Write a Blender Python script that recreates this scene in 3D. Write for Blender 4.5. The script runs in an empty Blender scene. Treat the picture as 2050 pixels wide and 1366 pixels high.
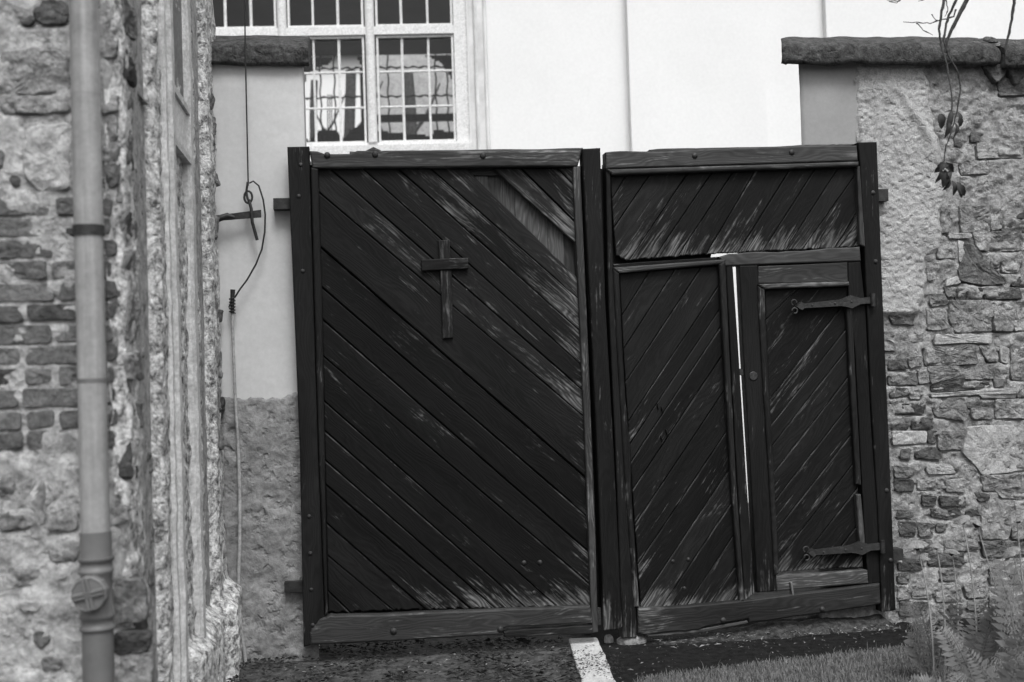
import bpy, math, random
import numpy as np
from mathutils import Vector, Matrix

sc = bpy.context.scene
C = sc.collection
R = math.radians
rnd = random.Random(7)

# ------------------------------------------------------------------ camera
F = 2400.0                                   # focal length in photo pixels (photo 2050 wide)
CAM = Vector((0.0, 0.0, 1.44))
PITCH, ROLL = R(1.65), R(1.85)
_fw = Vector((0, math.cos(PITCH), math.sin(PITCH)))
_r0 = Vector((1, 0, 0))
_u0 = _r0.cross(_fw)
RIGHT = _r0 * math.cos(ROLL) - _u0 * math.sin(ROLL)
UP = _u0 * math.cos(ROLL) + _r0 * math.sin(ROLL)
cam_d = bpy.data.cameras.new('camera')
cam = bpy.data.objects.new('camera', cam_d)
C.objects.link(cam)
m = Matrix.Identity(4)
for i in range(3):
    m[i][0], m[i][1], m[i][2], m[i][3] = RIGHT[i], UP[i], -_fw[i], CAM[i]
cam.matrix_world = m
cam_d.sensor_width = 36.0
cam_d.lens = F / 2050 * 36
cam_d.clip_start = 0.05
cam_d.clip_end = 500
cam_d.dof.use_dof = True
cam_d.dof.focus_distance = 6.45
cam_d.dof.aperture_fstop = 2.2
sc.camera = cam

# ------------------------------------------------------------------ light
SUN_EL, SUN_AZ = R(57), R(167)               # soft light from behind the camera's right shoulder
w = bpy.data.worlds.new('World'); sc.world = w; w.use_nodes = True
nt = w.node_tree; nt.nodes.clear()
sky = nt.nodes.new('ShaderNodeTexSky'); sky.sky_type = 'NISHITA'; sky.sun_disc = False
sky.sun_elevation = SUN_EL; sky.sun_rotation = SUN_AZ
sky.air_density = 1.0; sky.dust_density = 6.0; sky.ozone_density = 1.0
bw = nt.nodes.new('ShaderNodeRGBToBW')       # black and white photograph
bg = nt.nodes.new('ShaderNodeBackground'); bg.inputs['Strength'].default_value = 0.15
out = nt.nodes.new('ShaderNodeOutputWorld')
nt.links.new(sky.outputs[0], bw.inputs[0]); nt.links.new(bw.outputs[0], bg.inputs[0]); nt.links.new(bg.outputs[0], out.inputs[0])
sd = bpy.data.lights.new('sun', 'SUN'); sd.energy = 1.35; sd.angle = R(20); sd.color = (1, 1, 1)
so = bpy.data.objects.new('sun', sd); C.objects.link(so)
# direction towards the sun (Nishita: rotation 0 = +Y, clockwise)
sdir = Vector((math.sin(SUN_AZ) * math.cos(SUN_EL), math.cos(SUN_AZ) * math.cos(SUN_EL), math.sin(SUN_EL)))
so.rotation_euler = sdir.to_track_quat('Z', 'Y').to_euler()
so.location = sdir * 30
sc.view_settings.view_transform = 'Standard'
sc.view_settings.look = 'None'
sc.view_settings.gamma = 1.0
sc.view_settings.exposure = 0.52
sc.view_settings.use_curve_mapping = False
sc.cycles.max_bounces = 8

# ------------------------------------------------------------------ planes of the place
class Plane:
    """A vertical plane: u along, v up (height), w out of it."""
    def __init__(s, org, u, n):
        s.o = Vector(org); s.u = Vector(u).normalized(); s.n = Vector(n).normalized(); s.v = Vector((0, 0, 1))
    def P(s, u, v, w=0.0):
        return s.o + s.u * u + s.v * v + s.n * w
    def at(s, px, py, w=0.0):
        """where the sight line of photo point (px,py) meets this plane, as (u, v)"""
        d = _fw * F + RIGHT * (px - 1025) + UP * (683 - py)
        t = (s.o + s.n * w - CAM).dot(s.n) / d.dot(s.n)
        q = CAM + d * t - s.o
        return (q.dot(s.u), q.dot(s.v))
    def shift(s, w):
        return Plane(s.o + s.n * w, s.u, s.n)

_p1 = Vector((-1.124, 6.20, 0)); _p2 = Vector((2.024, 6.61, 0))
GU = (_p2 - _p1).normalized(); GN = Vector((GU.y, -GU.x, 0))
G = Plane(_p1, GU, GN)                       # face of the gate boards
PIER = G.shift(-0.10)                        # face of the piers and the garden wall
_ang = R(3)
B = Plane((0, 13.0, 0), (math.cos(_ang), math.sin(_ang), 0), (math.sin(_ang), -math.cos(_ang), 0))   # far building
# side wall of the house on the left: runs towards the camera from the pier
_su, _ = PIER.at(441, 700)
_so = PIER.P(_su, 0)
S = Plane(_so, GN, GU)                       # u = towards camera, w = out to the right
S_LEN = S.at(243, 700)[0]
HF = Plane(S.P(S_LEN, 0), GU, GN)            # front of the left house: u=0 at the corner, negative to the left

# ------------------------------------------------------------------ noise
def _hash(i, j, seed):
    h = (i.astype(np.int64) * 374761393 + j.astype(np.int64) * 668265263 + seed * 1442695041) & 0xFFFFFFFF
    h = ((h ^ (h >> 13)) * 1274126177) & 0xFFFFFFFF
    return ((h ^ (h >> 16)) & 0xFFFF) / 65535.0
def vnoise(x, y, seed=0):
    x = np.asarray(x, float); y = np.asarray(y, float)
    xi = np.floor(x); yi = np.floor(y); fx = x - xi; fy = y - yi
    fx = fx * fx * (3 - 2 * fx); fy = fy * fy * (3 - 2 * fy)
    a = _hash(xi, yi, seed); b = _hash(xi + 1, yi, seed); c = _hash(xi, yi + 1, seed); d = _hash(xi + 1, yi + 1, seed)
    return (a * (1 - fx) + b * fx) * (1 - fy) + (c * (1 - fx) + d * fx) * fy * 1.0
def fbm(x, y, seed=0, octv=4):
    s = 0; a = 0.5; t = 0
    for k in range(octv):
        s = s + a * vnoise(np.asarray(x) * 2 ** k + 17.3 * k, np.asarray(y) * 2 ** k - 9.1 * k, seed + k); t += a; a *= 0.5
    return s / t * 2 - 1                      # about -1..1

# ------------------------------------------------------------------ object helpers
WL = {}
def _put(o, world, parent):
    if parent is not None:
        o.parent = parent
        o.location = world - WL[parent.name]
    else:
        o.location = world
    WL[o.name] = Vector(world)
def tag(o, label=None, cat=None, group=None, kind=None):
    if label: o['label'] = label
    if cat: o['category'] = cat
    if group: o['group'] = group
    if kind: o['kind'] = kind
    return o
def thing(name, loc, label, cat, group=None):
    o = bpy.data.objects.new(name, None); C.objects.link(o); o.empty_display_size = 0.1
    _put(o, Vector(loc), None)
    return tag(o, label, cat, group)
def mesh(name, verts, faces, mat, parent=None, smooth=False, uvs=None, uv2=None, origin=None):
    V = np.array([tuple(v) for v in verts], float)
    c = Vector(V.mean(axis=0)) if origin is None else Vector(origin)
    me = bpy.data.meshes.new(name)
    me.from_pydata([tuple(v) for v in (V - np.array(c))], [], faces)
    if smooth: me.polygons.foreach_set('use_smooth', [len(q) < 7 for q in faces])
    if uvs is not None:
        for nm, arr in (('grain', uvs), ('edge', uv2)):
            if arr is None: continue
            lay = me.uv_layers.new(name=nm)
            li = np.empty(len(me.loops), np.int32); me.loops.foreach_get('vertex_index', li)
            lay.data.foreach_set('uv', np.asarray(arr, np.float32)[li].ravel())
    me.materials.append(mat)
    me.update()
    o = bpy.data.objects.new(name, me); C.objects.link(o)
    _put(o, c, parent)
    return o
class MB:
    """collects shapes of one part"""
    def __init__(s): s.v = []; s.f = []
    def add(s, v, f):
        k = len(s.v); s.v += [Vector(a) for a in v]; s.f += [tuple(i + k for i in q) for q in f]; return s
    def box(s, pl, u0, u1, v0, v1, w0, w1):
        P = pl.P
        v = [P(u0, v0, w0), P(u1, v0, w0), P(u1, v1, w0), P(u0, v1, w0), P(u0, v0, w1), P(u1, v0, w1), P(u1, v1, w1), P(u0, v1, w1)]
        return s.add(v, [(3, 2, 1, 0), (4, 5, 6, 7), (0, 1, 5, 4), (1, 2, 6, 5), (2, 3, 7, 6), (3, 0, 4, 7)])
    def tube(s, pts, rad, n=8, cap=True):
        pts = [Vector(p) for p in pts]; rads = rad if isinstance(rad, (list, tuple)) else [rad] * len(pts)
        k = len(s.v); ref = None
        for i, p in enumerate(pts):
            t = (pts[min(i + 1, len(pts) - 1)] - pts[max(i - 1, 0)])
            if t.length < 1e-9: t = Vector((0, 0, 1))
            t.normalize()
            if ref is None: ref = t.orthogonal().normalized()
            ref = (ref - t * ref.dot(t)).normalized(); b = t.cross(ref)
            for j in range(n):
                a = 2 * math.pi * j / n
                s.v.append(p + (ref * math.cos(a) + b * math.sin(a)) * rads[i])
        for i in range(len(pts) - 1):
            for j in range(n):
                a = k + i * n + j; b_ = k + i * n + (j + 1) % n
                s.f.append((a, b_, b_ + n, a + n))
        if cap:
            e = k + (len(pts) - 1) * n; z = len(s.v); s.v += s.v[k:k + n] + s.v[e:e + n]
            s.f.append(tuple(z + j for j in reversed(range(n)))); s.f.append(tuple(z + n + j for j in range(n)))
        return s
    def lathe(s, base, axis, prof, n=16):
        """prof = (radius, distance along axis)"""
        axis = Vector(axis).normalized(); a1 = axis.orthogonal().normalized(); a2 = axis.cross(a1); k = len(s.v)
        for r, h in prof:
            for j in range(n):
                a = 2 * math.pi * j / n
                s.v.append(Vector(base) + axis * h + (a1 * math.cos(a) + a2 * math.sin(a)) * r)
        for i in range(len(prof) - 1):
            for j in range(n):
                a = k + i * n + j; b = k + i * n + (j + 1) % n
                s.f.append((a, b, b + n, a + n))
        e = k + (len(prof) - 1) * n; z = len(s.v); s.v += s.v[k:k + n] + s.v[e:e + n]
        s.f.append(tuple(z + j for j in reversed(range(n)))); s.f.append(tuple(z + n + j for j in range(n)))
        return s
    def build(s, name, mat, parent=None, smooth=False): return mesh(name, s.v, s.f, mat, parent, smooth)

# ------------------------------------------------------------------ materials (all grey: black and white photograph)
def g(v): return (v, v, v, 1)
class Mat:
    def __init__(s, name):
        s.m = bpy.data.materials.new(name); s.m.use_nodes = True; s.t = s.m.node_tree
        s.b = s.t.nodes['Principled BSDF']; s.b.inputs['Specular IOR Level'].default_value = 0.25
        s.b.inputs['Roughness'].default_value = 0.85
    def n(s, kind, **kw):
        x = s.t.nodes.new(kind)
        for k, v in kw.items(): setattr(x, k, v)
        return x
    def l(s, a, b): s.t.links.new(a, b)
    def coord(s, which='Object'):
        return s.n('ShaderNodeTexCoord').outputs[which]
    def pos(s): return s.n('ShaderNodeNewGeometry').outputs['Position']
    def mapping(s, vec, scale=(1, 1, 1), loc=None):
        x = s.n('ShaderNodeMapping'); x.inputs['Scale'].default_value = scale
        s.l(vec, x.inputs['Vector'])
        if loc is not None: s.l(loc, x.inputs['Location'])
        return x.outputs[0]
    def noise(s, vec, scale, detail=5, rough=0.6, dist=0.0):
        x = s.n('ShaderNodeTexNoise'); x.inputs['Scale'].default_value = scale; x.inputs['Detail'].default_value = detail
        x.inputs['Roughness'].default_value = rough; x.inputs['Distortion'].default_value = dist
        s.l(vec, x.inputs['Vector']); return x.outputs[0]
    def ramp(s, fac, stops):
        x = s.n('ShaderNodeValToRGB'); e = x.color_ramp.elements
        while len(e) < len(stops): e.new(0.5)
        for i, (p, v) in enumerate(stops): e[i].position = p; e[i].color = g(v)
        s.l(fac, x.inputs[0]); return x.outputs[0]
    def math(s, op, a, b=None, clamp=False):
        x = s.n('ShaderNodeMath', operation=op); x.use_clamp = clamp
        for i, q in enumerate((a, b)):
            if q is None: continue
            if isinstance(q, (int, float)): x.inputs[i].default_value = q
            else: s.l(q, x.inputs[i])
        return x.outputs[0]
    def rng(s, v, a, b, c, d):
        x = s.n('ShaderNodeMapRange'); x.clamp = True
        for i, q in enumerate((a, b, c, d)): x.inputs[i + 1].default_value = q
        s.l(v, x.inputs[0]); return x.outputs[0]
    def mix(s, f, a, b):
        x = s.n('ShaderNodeMix', data_type='FLOAT')
        for i, q in zip((0, 2, 3), (f, a, b)):
            if isinstance(q, (int, float)): x.inputs[i].default_value = q
            else: s.l(q, x.inputs[i])
        return x.outputs[0]
    def bump(s, h, strength=0.5, dist=0.01, prev=None):
        x = s.n('ShaderNodeBump'); x.inputs['Strength'].default_value = strength; x.inputs['Distance'].default_value = dist
        s.l(h, x.inputs['Height'])
        if prev is not None: s.l(prev, x.inputs['Normal'])
        s.l(x.outputs[0], s.b.inputs['Normal']); return x.outputs[0]
    def col(s, v):
        if isinstance(v, (int, float)): s.b.inputs['Base Color'].default_value = g(v)
        else: s.l(v, s.b.inputs['Base Color'])
    def attr(s, name, typ='OBJECT'):
        x = s.n('ShaderNodeAttribute'); x.attribute_type = typ; x.attribute_name = name; return x.outputs['Fac']
    def orand(s): return s.n('ShaderNodeObjectInfo').outputs['Random']

def wood(name, dark=0.010, pale=0.085, spec=0.3):
    """weathered boards: fibres along the 'grain' uv, pale bare wood where the stain wore off, light painted on upper edges"""
    M = Mat(name)
    uv = M.n('ShaderNodeUVMap', uv_map='grain').outputs[0]; ed = M.n('ShaderNodeUVMap', uv_map='edge').outputs[0]
    r = M.orand(); off = M.n('ShaderNodeCombineXYZ')
    M.l(M.math('MULTIPLY', r, 53.0), off.inputs[0]); M.l(M.math('MULTIPLY', r, 31.0), off.inputs[1])
    add = M.n('ShaderNodeVectorMath', operation='ADD'); M.l(uv, add.inputs[0]); M.l(off.outputs[0], add.inputs[1]); v = add.outputs[0]
    fib = M.noise(M.mapping(v, (5, 170, 1)), 1.0, 4, 0.6)
    broad = M.noise(M.mapping(v, (1.3, 8, 1)), 1.0, 4, 0.55)
    wob = M.noise(M.mapping(v, (2.4, 9, 1)), 1.0, 2, 0.5)
    sep = M.n('ShaderNodeSeparateXYZ'); M.l(v, sep.inputs[0])
    ph = M.math('ADD', M.math('MULTIPLY', sep.outputs[1], 300.0), M.math('MULTIPLY', wob, 70.0))
    ring = M.math('SINE', ph); ring01 = M.math('ADD', M.math('MULTIPLY', ring, 0.5), 0.5)
    wear = M.attr('wear'); endw = M.attr('end_wear')
    sp2 = M.n('ShaderNodeSeparateXYZ'); M.l(ed, sp2.inputs[0])
    endd = M.math('POWER', M.rng(sp2.outputs[0], 0.0, 0.30, 1.0, 0.0), 1.4)
    blotch = M.noise(M.mapping(v, (3.4, 12, 1)), 1.0, 6, 0.62, 0.7)
    streak = M.noise(M.mapping(v, (2.2, 95, 1)), 1.0, 3, 0.6)
    flake = M.noise(M.mapping(v, (34, 80, 1)), 1.0, 3, 0.6)
    a = M.math('ADD', blotch, M.math('MULTIPLY', wear, 0.42))
    a = M.math('ADD', a, M.math('MULTIPLY', M.math('MULTIPLY', endd, endw), 0.30))
    a = M.math('ADD', a, M.math('MULTIPLY', M.math('SUBTRACT', streak, 0.5), 0.60))
    a = M.math('ADD', a, M.math('MULTIPLY', M.math('SUBTRACT', flake, 0.5), 0.22))
    mask = M.rng(a, 0.64, 0.82, 0.0, 1.0)
    arn = M.noise(M.mapping(v, (2.0, 0.5, 1)), 1.0, 4, 0.6)
    arr = M.math('MULTIPLY', M.rng(M.math('MULTIPLY', sp2.outputs[1], M.attr('lit_edge')), 0.85, 0.97, 0.0, 1.0), M.rng(M.math('ADD', arn, M.math('MULTIPLY', wear, 0.2)), 0.42, 0.66, 0.0, 0.9))  # paints sky light onto the upper edge of each slanting board
    mask = M.math('MAXIMUM', mask, arr)
    tone = M.math('MULTIPLY', M.rng(broad, 0.3, 0.7, 0.6, 1.6), M.rng(fib, 0.3, 0.7, 0.8, 1.2))
    tone = M.math('MULTIPLY', tone, M.rng(ring01, 0, 1, 0.78, 1.22))
    dk = M.math('MULTIPLY', tone, M.math('MULTIPLY', M.rng(r, 0, 1, 0.65, 1.5), dark))
    dk = M.math('MULTIPLY', dk, M.math('ADD', 1.0, M.math('MULTIPLY', M.math('MAXIMUM', wear, 0.0), 3.0)))
    pl = M.math('MULTIPLY', M.math('MULTIPLY', tone, pale), M.math('MULTIPLY', M.rng(ring01, 0, 1, 0.55, 1.1), M.rng(streak, 0.3, 0.7, 0.6, 1.3)))
    spots = M.noise(M.mapping(v, (30, 45, 1)), 1.0, 2, 0.5)
    spm = M.rng(spots, 0.83, 0.86, 0.0, 0.5)
    c = M.mix(mask, dk, pl); c = M.mix(spm, c, 0.16)
    M.col(c)
    M.l(M.rng(fib, 0.2, 0.8, 0.5, 0.75), M.b.inputs['Roughness'])
    M.b.inputs['Specular IOR Level'].default_value = spec
    h = M.math('ADD', M.math('MULTIPLY', fib, 0.8), M.math('MULTIPLY', ring01, 0.25))
    M.bump(h, 0.4, 0.003)
    return M.m

def masonry(name, lo, hi, scale=9, bump=0.012, vary=0.5, pits=True, fine=60, spec=0.2, usepos=True, contrast=(0.36, 0.66), strength=0.8, grit=0.32, crag=1.0):
    """stone, brick, mortar and plaster: mottled grey with relief"""
    M = Mat(name)
    v = M.pos()
    r = M.orand(); off = M.n('ShaderNodeVectorMath', operation='ADD'); M.l(v, off.inputs[0])
    cmb = M.n('ShaderNodeCombineXYZ'); M.l(M.math('MULTIPLY', r, 41.0), cmb.inputs[0]); M.l(cmb.outputs[0], off.inputs[1]); v = off.outputs[0]
    a = M.noise(v, scale * crag, 10, 0.6 + 0.12 * (crag > 1), 0.3); f = M.noise(v, fine * crag, 5, 0.7)
    c = M.ramp(a, [(contrast[0], lo), (contrast[1], hi)])
    c = M.math('MULTIPLY', c, M.rng(f, 0.3, 0.7, 1 - grit * 1.1, 1 + grit * 0.9))
    c = M.math('MULTIPLY', c, M.rng(r, 0, 1, 1 - vary * 0.5, 1 + vary * 0.5))
    M.col(c)
    h = M.math('ADD', M.math('MULTIPLY', a, 0.8), M.math('MULTIPLY', f, 0.35))
    if pits:
        p = M.noise(v, fine * 0.45, 3, 0.5); h = M.math('ADD', h, M.rng(p, 0.28, 0.45, -0.45, 0.0))
    M.bump(h, strength, bump)
    M.b.inputs['Specular IOR Level'].default_value = spec; M.b.inputs['Roughness'].default_value = 0.9
    return M.m

W_DARK = wood('stained_boards', 0.0056, 0.085, 0.12)
W_FRAME = wood('stained_frame', 0.0062, 0.09, 0.14)
W_PALE = wood('weathered_frame', 0.019, 0.10, 0.2)
W_BACK = wood('bare_boards', 0.04, 0.09, 0.2)
M_WHITE = masonry('white_limewash', 0.68, 0.71, 1.2, 0.002, 0.0, False, 30, 0.2, strength=0.12, grit=0.04)
M_PLASTER = masonry('smooth_plaster', 0.47, 0.53, 1.6, 0.004, 0.0, False, 45, 0.2, strength=0.25, grit=0.05)
M_REVEAL = masonry('grey_smooth_plaster', 0.25, 0.30, 2.5, 0.004, 0.0, False, 45, 0.2, strength=0.25, grit=0.06)
M_ROUGH = masonry('rough_cast', 0.17, 0.27, 7, 0.02, 0.0, True, 40, strength=1.0)
M_PEBBLE = masonry('pebbledash', 0.27, 0.43, 6, 0.0204, 0.0, True, 70, strength=0.8, crag=1.7)
M_MORTAR = masonry('lime_mortar', 0.14, 0.40, 8, 0.0306, 0.0, True, 45, strength=0.9, crag=1.7)
M_STONE = masonry('rubble_stone', 0.09, 0.31, 10, 0.0204, 0.6, True, 55, strength=0.8, crag=1.7)
M_STONED = masonry('dark_brick', 0.045, 0.13, 12, 0.017, 0.6, True, 60, strength=0.8, crag=1.7)
M_STONEL = masonry('pale_stone', 0.24, 0.40, 10, 0.0136, 0.3, True, 60, strength=0.7, crag=1.7)
M_BRICKL = masonry('old_brick', 0.085, 0.18, 14, 0.017, 0.55, True, 55, strength=0.8, contrast=(0.38, 0.72), crag=1.7)
M_MORTL = masonry('smeared_mortar', 0.19, 0.50, 9, 0.02, 0.0, True, 40, strength=0.9, crag=1.7)
M_PEEL = masonry('peeling_plaster', 0.12, 0.80, 15, 0.02, 0.0, True, 60, strength=0.9, contrast=(0.38, 0.58), crag=1.7)
M_PANEL = masonry('pale_panel', 0.62, 0.68, 3, 0.003, 0.0, False, 40, strength=0.4)
M_MOULD = masonry('worn_moulding', 0.45, 0.64, 14, 0.006, 0.0, True, 60, strength=0.6)
M_COPING = masonry('coping_stone', 0.022, 0.11, 13, 0.018, 0.2, True, 60, strength=0.9, crag=1.7)
M_MOSS = masonry('moss', 0.05, 0.16, 30, 0.02, 0.4, True, 90, strength=1.0)
M_ZINC = masonry('zinc_pipe', 0.24, 0.31, 4, 0.002, 0.2, False, 40, spec=0.45, strength=0.3, grit=0.06)
def streaked(name, lo, hi):
    M = Mat(name); v = M.pos(); a = M.noise(M.mapping(v, (30, 30, 1.2)), 1.0, 5, 0.6); b = M.noise(v, 9, 5, 0.65); f = M.noise(v, 70, 3)
    c = M.ramp(M.math('ADD', M.math('MULTIPLY', a, .6), M.math('MULTIPLY', b, .4)), [(0.36, lo), (0.62, hi)]); c = M.math('MULTIPLY', c, M.rng(f, .3, .7, .9, 1.08))
    M.col(c); M.b.inputs['Specular IOR Level'].default_value = .35; M.bump(M.math('ADD', b, M.math('MULTIPLY', f, .2)), .3, .004); return M.m
M_ZINC = streaked('weathered_zinc', 0.15, 0.30)
M_CAST = masonry('cast_pipe', 0.10, 0.14, 4, 0.002, 0.2, False, 40, spec=0.45, strength=0.3, grit=0.06)
for q in (M_ZINC, M_CAST): q.node_tree.nodes['Principled BSDF'].inputs['Roughness'].default_value = 0.5
M_IRON = masonry('dark_iron', 0.012, 0.03, 25, 0.004, 0.2, True, 80, spec=0.35, strength=0.6)
M_IRON.node_tree.nodes['Principled BSDF'].inputs['Roughness'].default_value = 0.55
M_CABLE = masonry('grey_cable', 0.26, 0.36, 8, 0.002, 0.1, False, 50, strength=0.3)
M_PAINT = masonry('white_paint', 0.54, 0.64, 16, 0.004, 0.1, False, 70, spec=0.4, strength=0.5, contrast=(0.30, 0.5))
M_SURR = masonry('painted_surround', 0.48, 0.66, 3, 0.004, 0.0, False, 40, strength=0.4, grit=0.06)
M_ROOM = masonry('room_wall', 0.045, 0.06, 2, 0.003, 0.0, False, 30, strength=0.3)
M_GROUND = masonry('earth', 0.03, 0.08, 12, 0.02, 0.0, True, 60, strength=1.0)
M_COBBLE = masonry('worn_paving', 0.035, 0.10, 16, 0.015, 0.3, True, 70, strength=0.9, contrast=(0.36, 0.66))
M_ASPH = masonry('asphalt', 0.010, 0.020, 20, 0.008, 0.0, True, 160, spec=0.04, strength=1.0)
M_EDGE = masonry('pale_edging', 0.36, 0.48, 8, 0.006, 0.0, True, 80, strength=0.6)
M_LITD = masonry('dark_litter', 0.015, 0.04, 40, 0.003, 0.0, False, 80)
M_LITP = masonry('pale_litter', 0.08, 0.30, 9, 0.003, 0.0, False, 80)
def foliage(name, lo, hi, trans=0.25):
    M = Mat(name); v = M.pos(); M.col(M.ramp(M.noise(v, 14, 3), [(0.3, lo), (0.7, hi)]))
    M.b.inputs['Roughness'].default_value = 0.6
    tr = M.n('ShaderNodeBsdfTranslucent'); tr.inputs[0].default_value = g((lo + hi) / 2)
    mx = M.n('ShaderNodeMixShader'); mx.inputs[0].default_value = trans
    M.l(M.b.outputs[0], mx.inputs[1]); M.l(tr.outputs[0], mx.inputs[2]); M.l(mx.outputs[0], M.t.nodes['Material Output'].inputs[0])
    return M.m
M_GRASS = foliage('grass_blades', 0.14, 0.21)
M_LEAF = foliage('green_leaf', 0.20, 0.32, 0.4)
M_LEAFM = foliage('mid_leaf', 0.12, 0.20, 0.4)
M_LEAFD = foliage('dark_leaf', 0.03, 0.06)
M_STEM = foliage('pale_stem', 0.24, 0.34, 0.1)
M_FLOWER = foliage('flower_head', 0.17, 0.29, 0.2)
M_BARK = masonry('twig_bark', 0.03, 0.07, 20, 0.004, 0.2, True, 90)
M_DRY = foliage('dry_leaf', 0.018, 0.05, 0.1)
def glass():
    M = Mat('old_window_glass')
    t = M.t; t.nodes.remove(M.b)
    tr = M.n('ShaderNodeBsdfTransparent'); gl = M.n('ShaderNodeBsdfGlossy'); gl.inputs['Roughness'].default_value = 0.03
    fr = M.n('ShaderNodeFresnel'); fr.inputs[0].default_value = 1.5
    nz = M.noise(M.pos(), 3.0, 2, 0.5); bp = M.n('ShaderNodeBump'); bp.inputs['Strength'].default_value = 0.25; bp.inputs['Distance'].default_value = 0.03
    M.l(nz, bp.inputs['Height']); M.l(bp.outputs[0], gl.inputs['Normal'])
    mx = M.n('ShaderNodeMixShader'); M.l(fr.outputs[0], mx.inputs[0]); M.l(tr.outputs[0], mx.inputs[1]); M.l(gl.outputs[0], mx.inputs[2])
    M.l(mx.outputs[0], t.nodes['Material Output'].inputs[0]); return M.m
M_GLASS = glass()

# ------------------------------------------------------------------ shape helpers
def inset(poly, d):
    n = len(poly); A = 0
    for i in range(n): A += poly[i][0] * poly[(i + 1) % n][1] - poly[(i + 1) % n][0] * poly[i][1]
    sg = 1 if A > 0 else -1; o = []
    for i in range(n):
        p0 = Vector(poly[i - 1]); p1 = Vector(poly[i]); p2 = Vector(poly[(i + 1) % n])
        e1 = (p1 - p0).normalized() if (p1 - p0).length > 1e-9 else Vector((1, 0)); e2 = (p2 - p1).normalized() if (p2 - p1).length > 1e-9 else e1
        n1 = Vector((-e1.y, e1.x)) * sg; n2 = Vector((-e2.y, e2.x)) * sg
        b = n1 + n2; L = b.length
        b = b / L if L > 1e-6 else n1
        k = d / max(0.45, b.dot(n1)); o.append((p1.x + b.x * k, p1.y + b.y * k))
    return o
def clip(poly, a, b, c):
    """keep a*x+b*y<=c"""
    o = []
    for i in range(len(poly)):
        p, q = poly[i], poly[(i + 1) % len(poly)]; fp = a * p[0] + b * p[1] - c; fq = a * q[0] + b * q[1] - c
        if fp <= 0: o.append(p)
        if (fp < 0 < fq) or (fq < 0 < fp):
            t = fp / (fp - fq); o.append((p[0] + (q[0] - p[0]) * t, p[1] + (q[1] - p[1]) * t))
    return o
def board(name, poly, w0, w1, mat, parent, along, bev=0.004, pl=G, wear=0.0, end_wear=0.0, flip_end=False, end_cut=None):
    """a board cut to the outline poly (u,v), its grain running along 'along', edges eased"""
    al = Vector(along).normalized(); ac = Vector((-al.y, al.x))
    A = sum(poly[i][0] * poly[(i + 1) % len(poly)][1] - poly[(i + 1) % len(poly)][0] * poly[i][1] for i in range(len(poly)))
    if A < 0: poly = poly[::-1]
    # drop near-duplicate points
    pp = []
    for p in poly:
        if not pp or (Vector(p) - Vector(pp[-1])).length > 0.004: pp.append(p)
    if (Vector(pp[0]) - Vector(pp[-1])).length < 0.004: pp.pop()
    poly = pp
    if len(poly) < 3: return None
    n = len(poly); rings = [(poly, w0), (poly, w1 - bev), (inset(poly, bev * 0.35), w1 - bev * 0.35), (inset(poly, bev), w1)]
    v2 = []; vw = []
    for q, ww in rings: v2 += q; vw += [ww] * n
    verts = [pl.P(a[0], a[1], ww) for a, ww in zip(v2, vw)]
    faces = []
    for k in range(3):
        for i in range(n):
            j = (i + 1) % n; faces.append((k * n + i, k * n + j, (k + 1) * n + j, (k + 1) * n + i))
    faces.append(tuple(range(3 * n, 4 * n))); faces.append(tuple(reversed(range(n))))
    s = [a[0] * al.x + a[1] * al.y for a in v2]; t = [a[0] * ac.x + a[1] * ac.y for a in v2]
    smax, smin, tmax, tmin = max(s), min(s), max(t), min(t)
    uv = [(a, b + ww) for a, b, ww in zip(s, t, vw)]
    uv2 = [((a - smin) if flip_end else (smax - a), (b - tmin) / max(1e-6, tmax - tmin) * 2 - 1) for a, b in zip(s, t)]
    if end_cut:                                    # ('v', height) or ('u', place, side): distance along the board to that cut
        if end_cut[0] == 'v': uv2 = [((a[1] - end_cut[1]) / max(.3, abs(al.y)), b[1]) for a, b in zip(v2, uv2)]
        else: uv2 = [((end_cut[1] - a[0]) * end_cut[2] / max(.3, abs(al.x)), b[1]) for a, b in zip(v2, uv2)]
    o = mesh(name, verts, faces, mat, parent, False, uv, uv2)
    o['wear'] = float(wear); o['end_wear'] = float(end_wear); o['lit_edge'] = float(1 if (al.x * al.y < 0) == (ac.y > 0) else -1) if abs(al.x) > .3 and abs(al.y) > .3 else 0.0
    if o['lit_edge']: o['lit_edge'] = 1.0 if ac.y > 0 else -1.0
    return o
def pxpoly(pts, pl=G, w=0.0): return [pl.at(x, y, w) for x, y in pts]
def wavy(p, q, n, amp, seed, pl=G, w=0.0, up=True):
    """photo edge p->q cut into n steps with a worn, uneven line"""
    o = []
    for i in range(n + 1):
        t = i / n; a = amp * (fbm(t * 5.0, seed * 3.7, seed, 3)) if 0 < i < n else 0
        o.append((p[0] + (q[0] - p[0]) * t, p[1] + (q[1] - p[1]) * t + float(a)))
    return o
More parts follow.
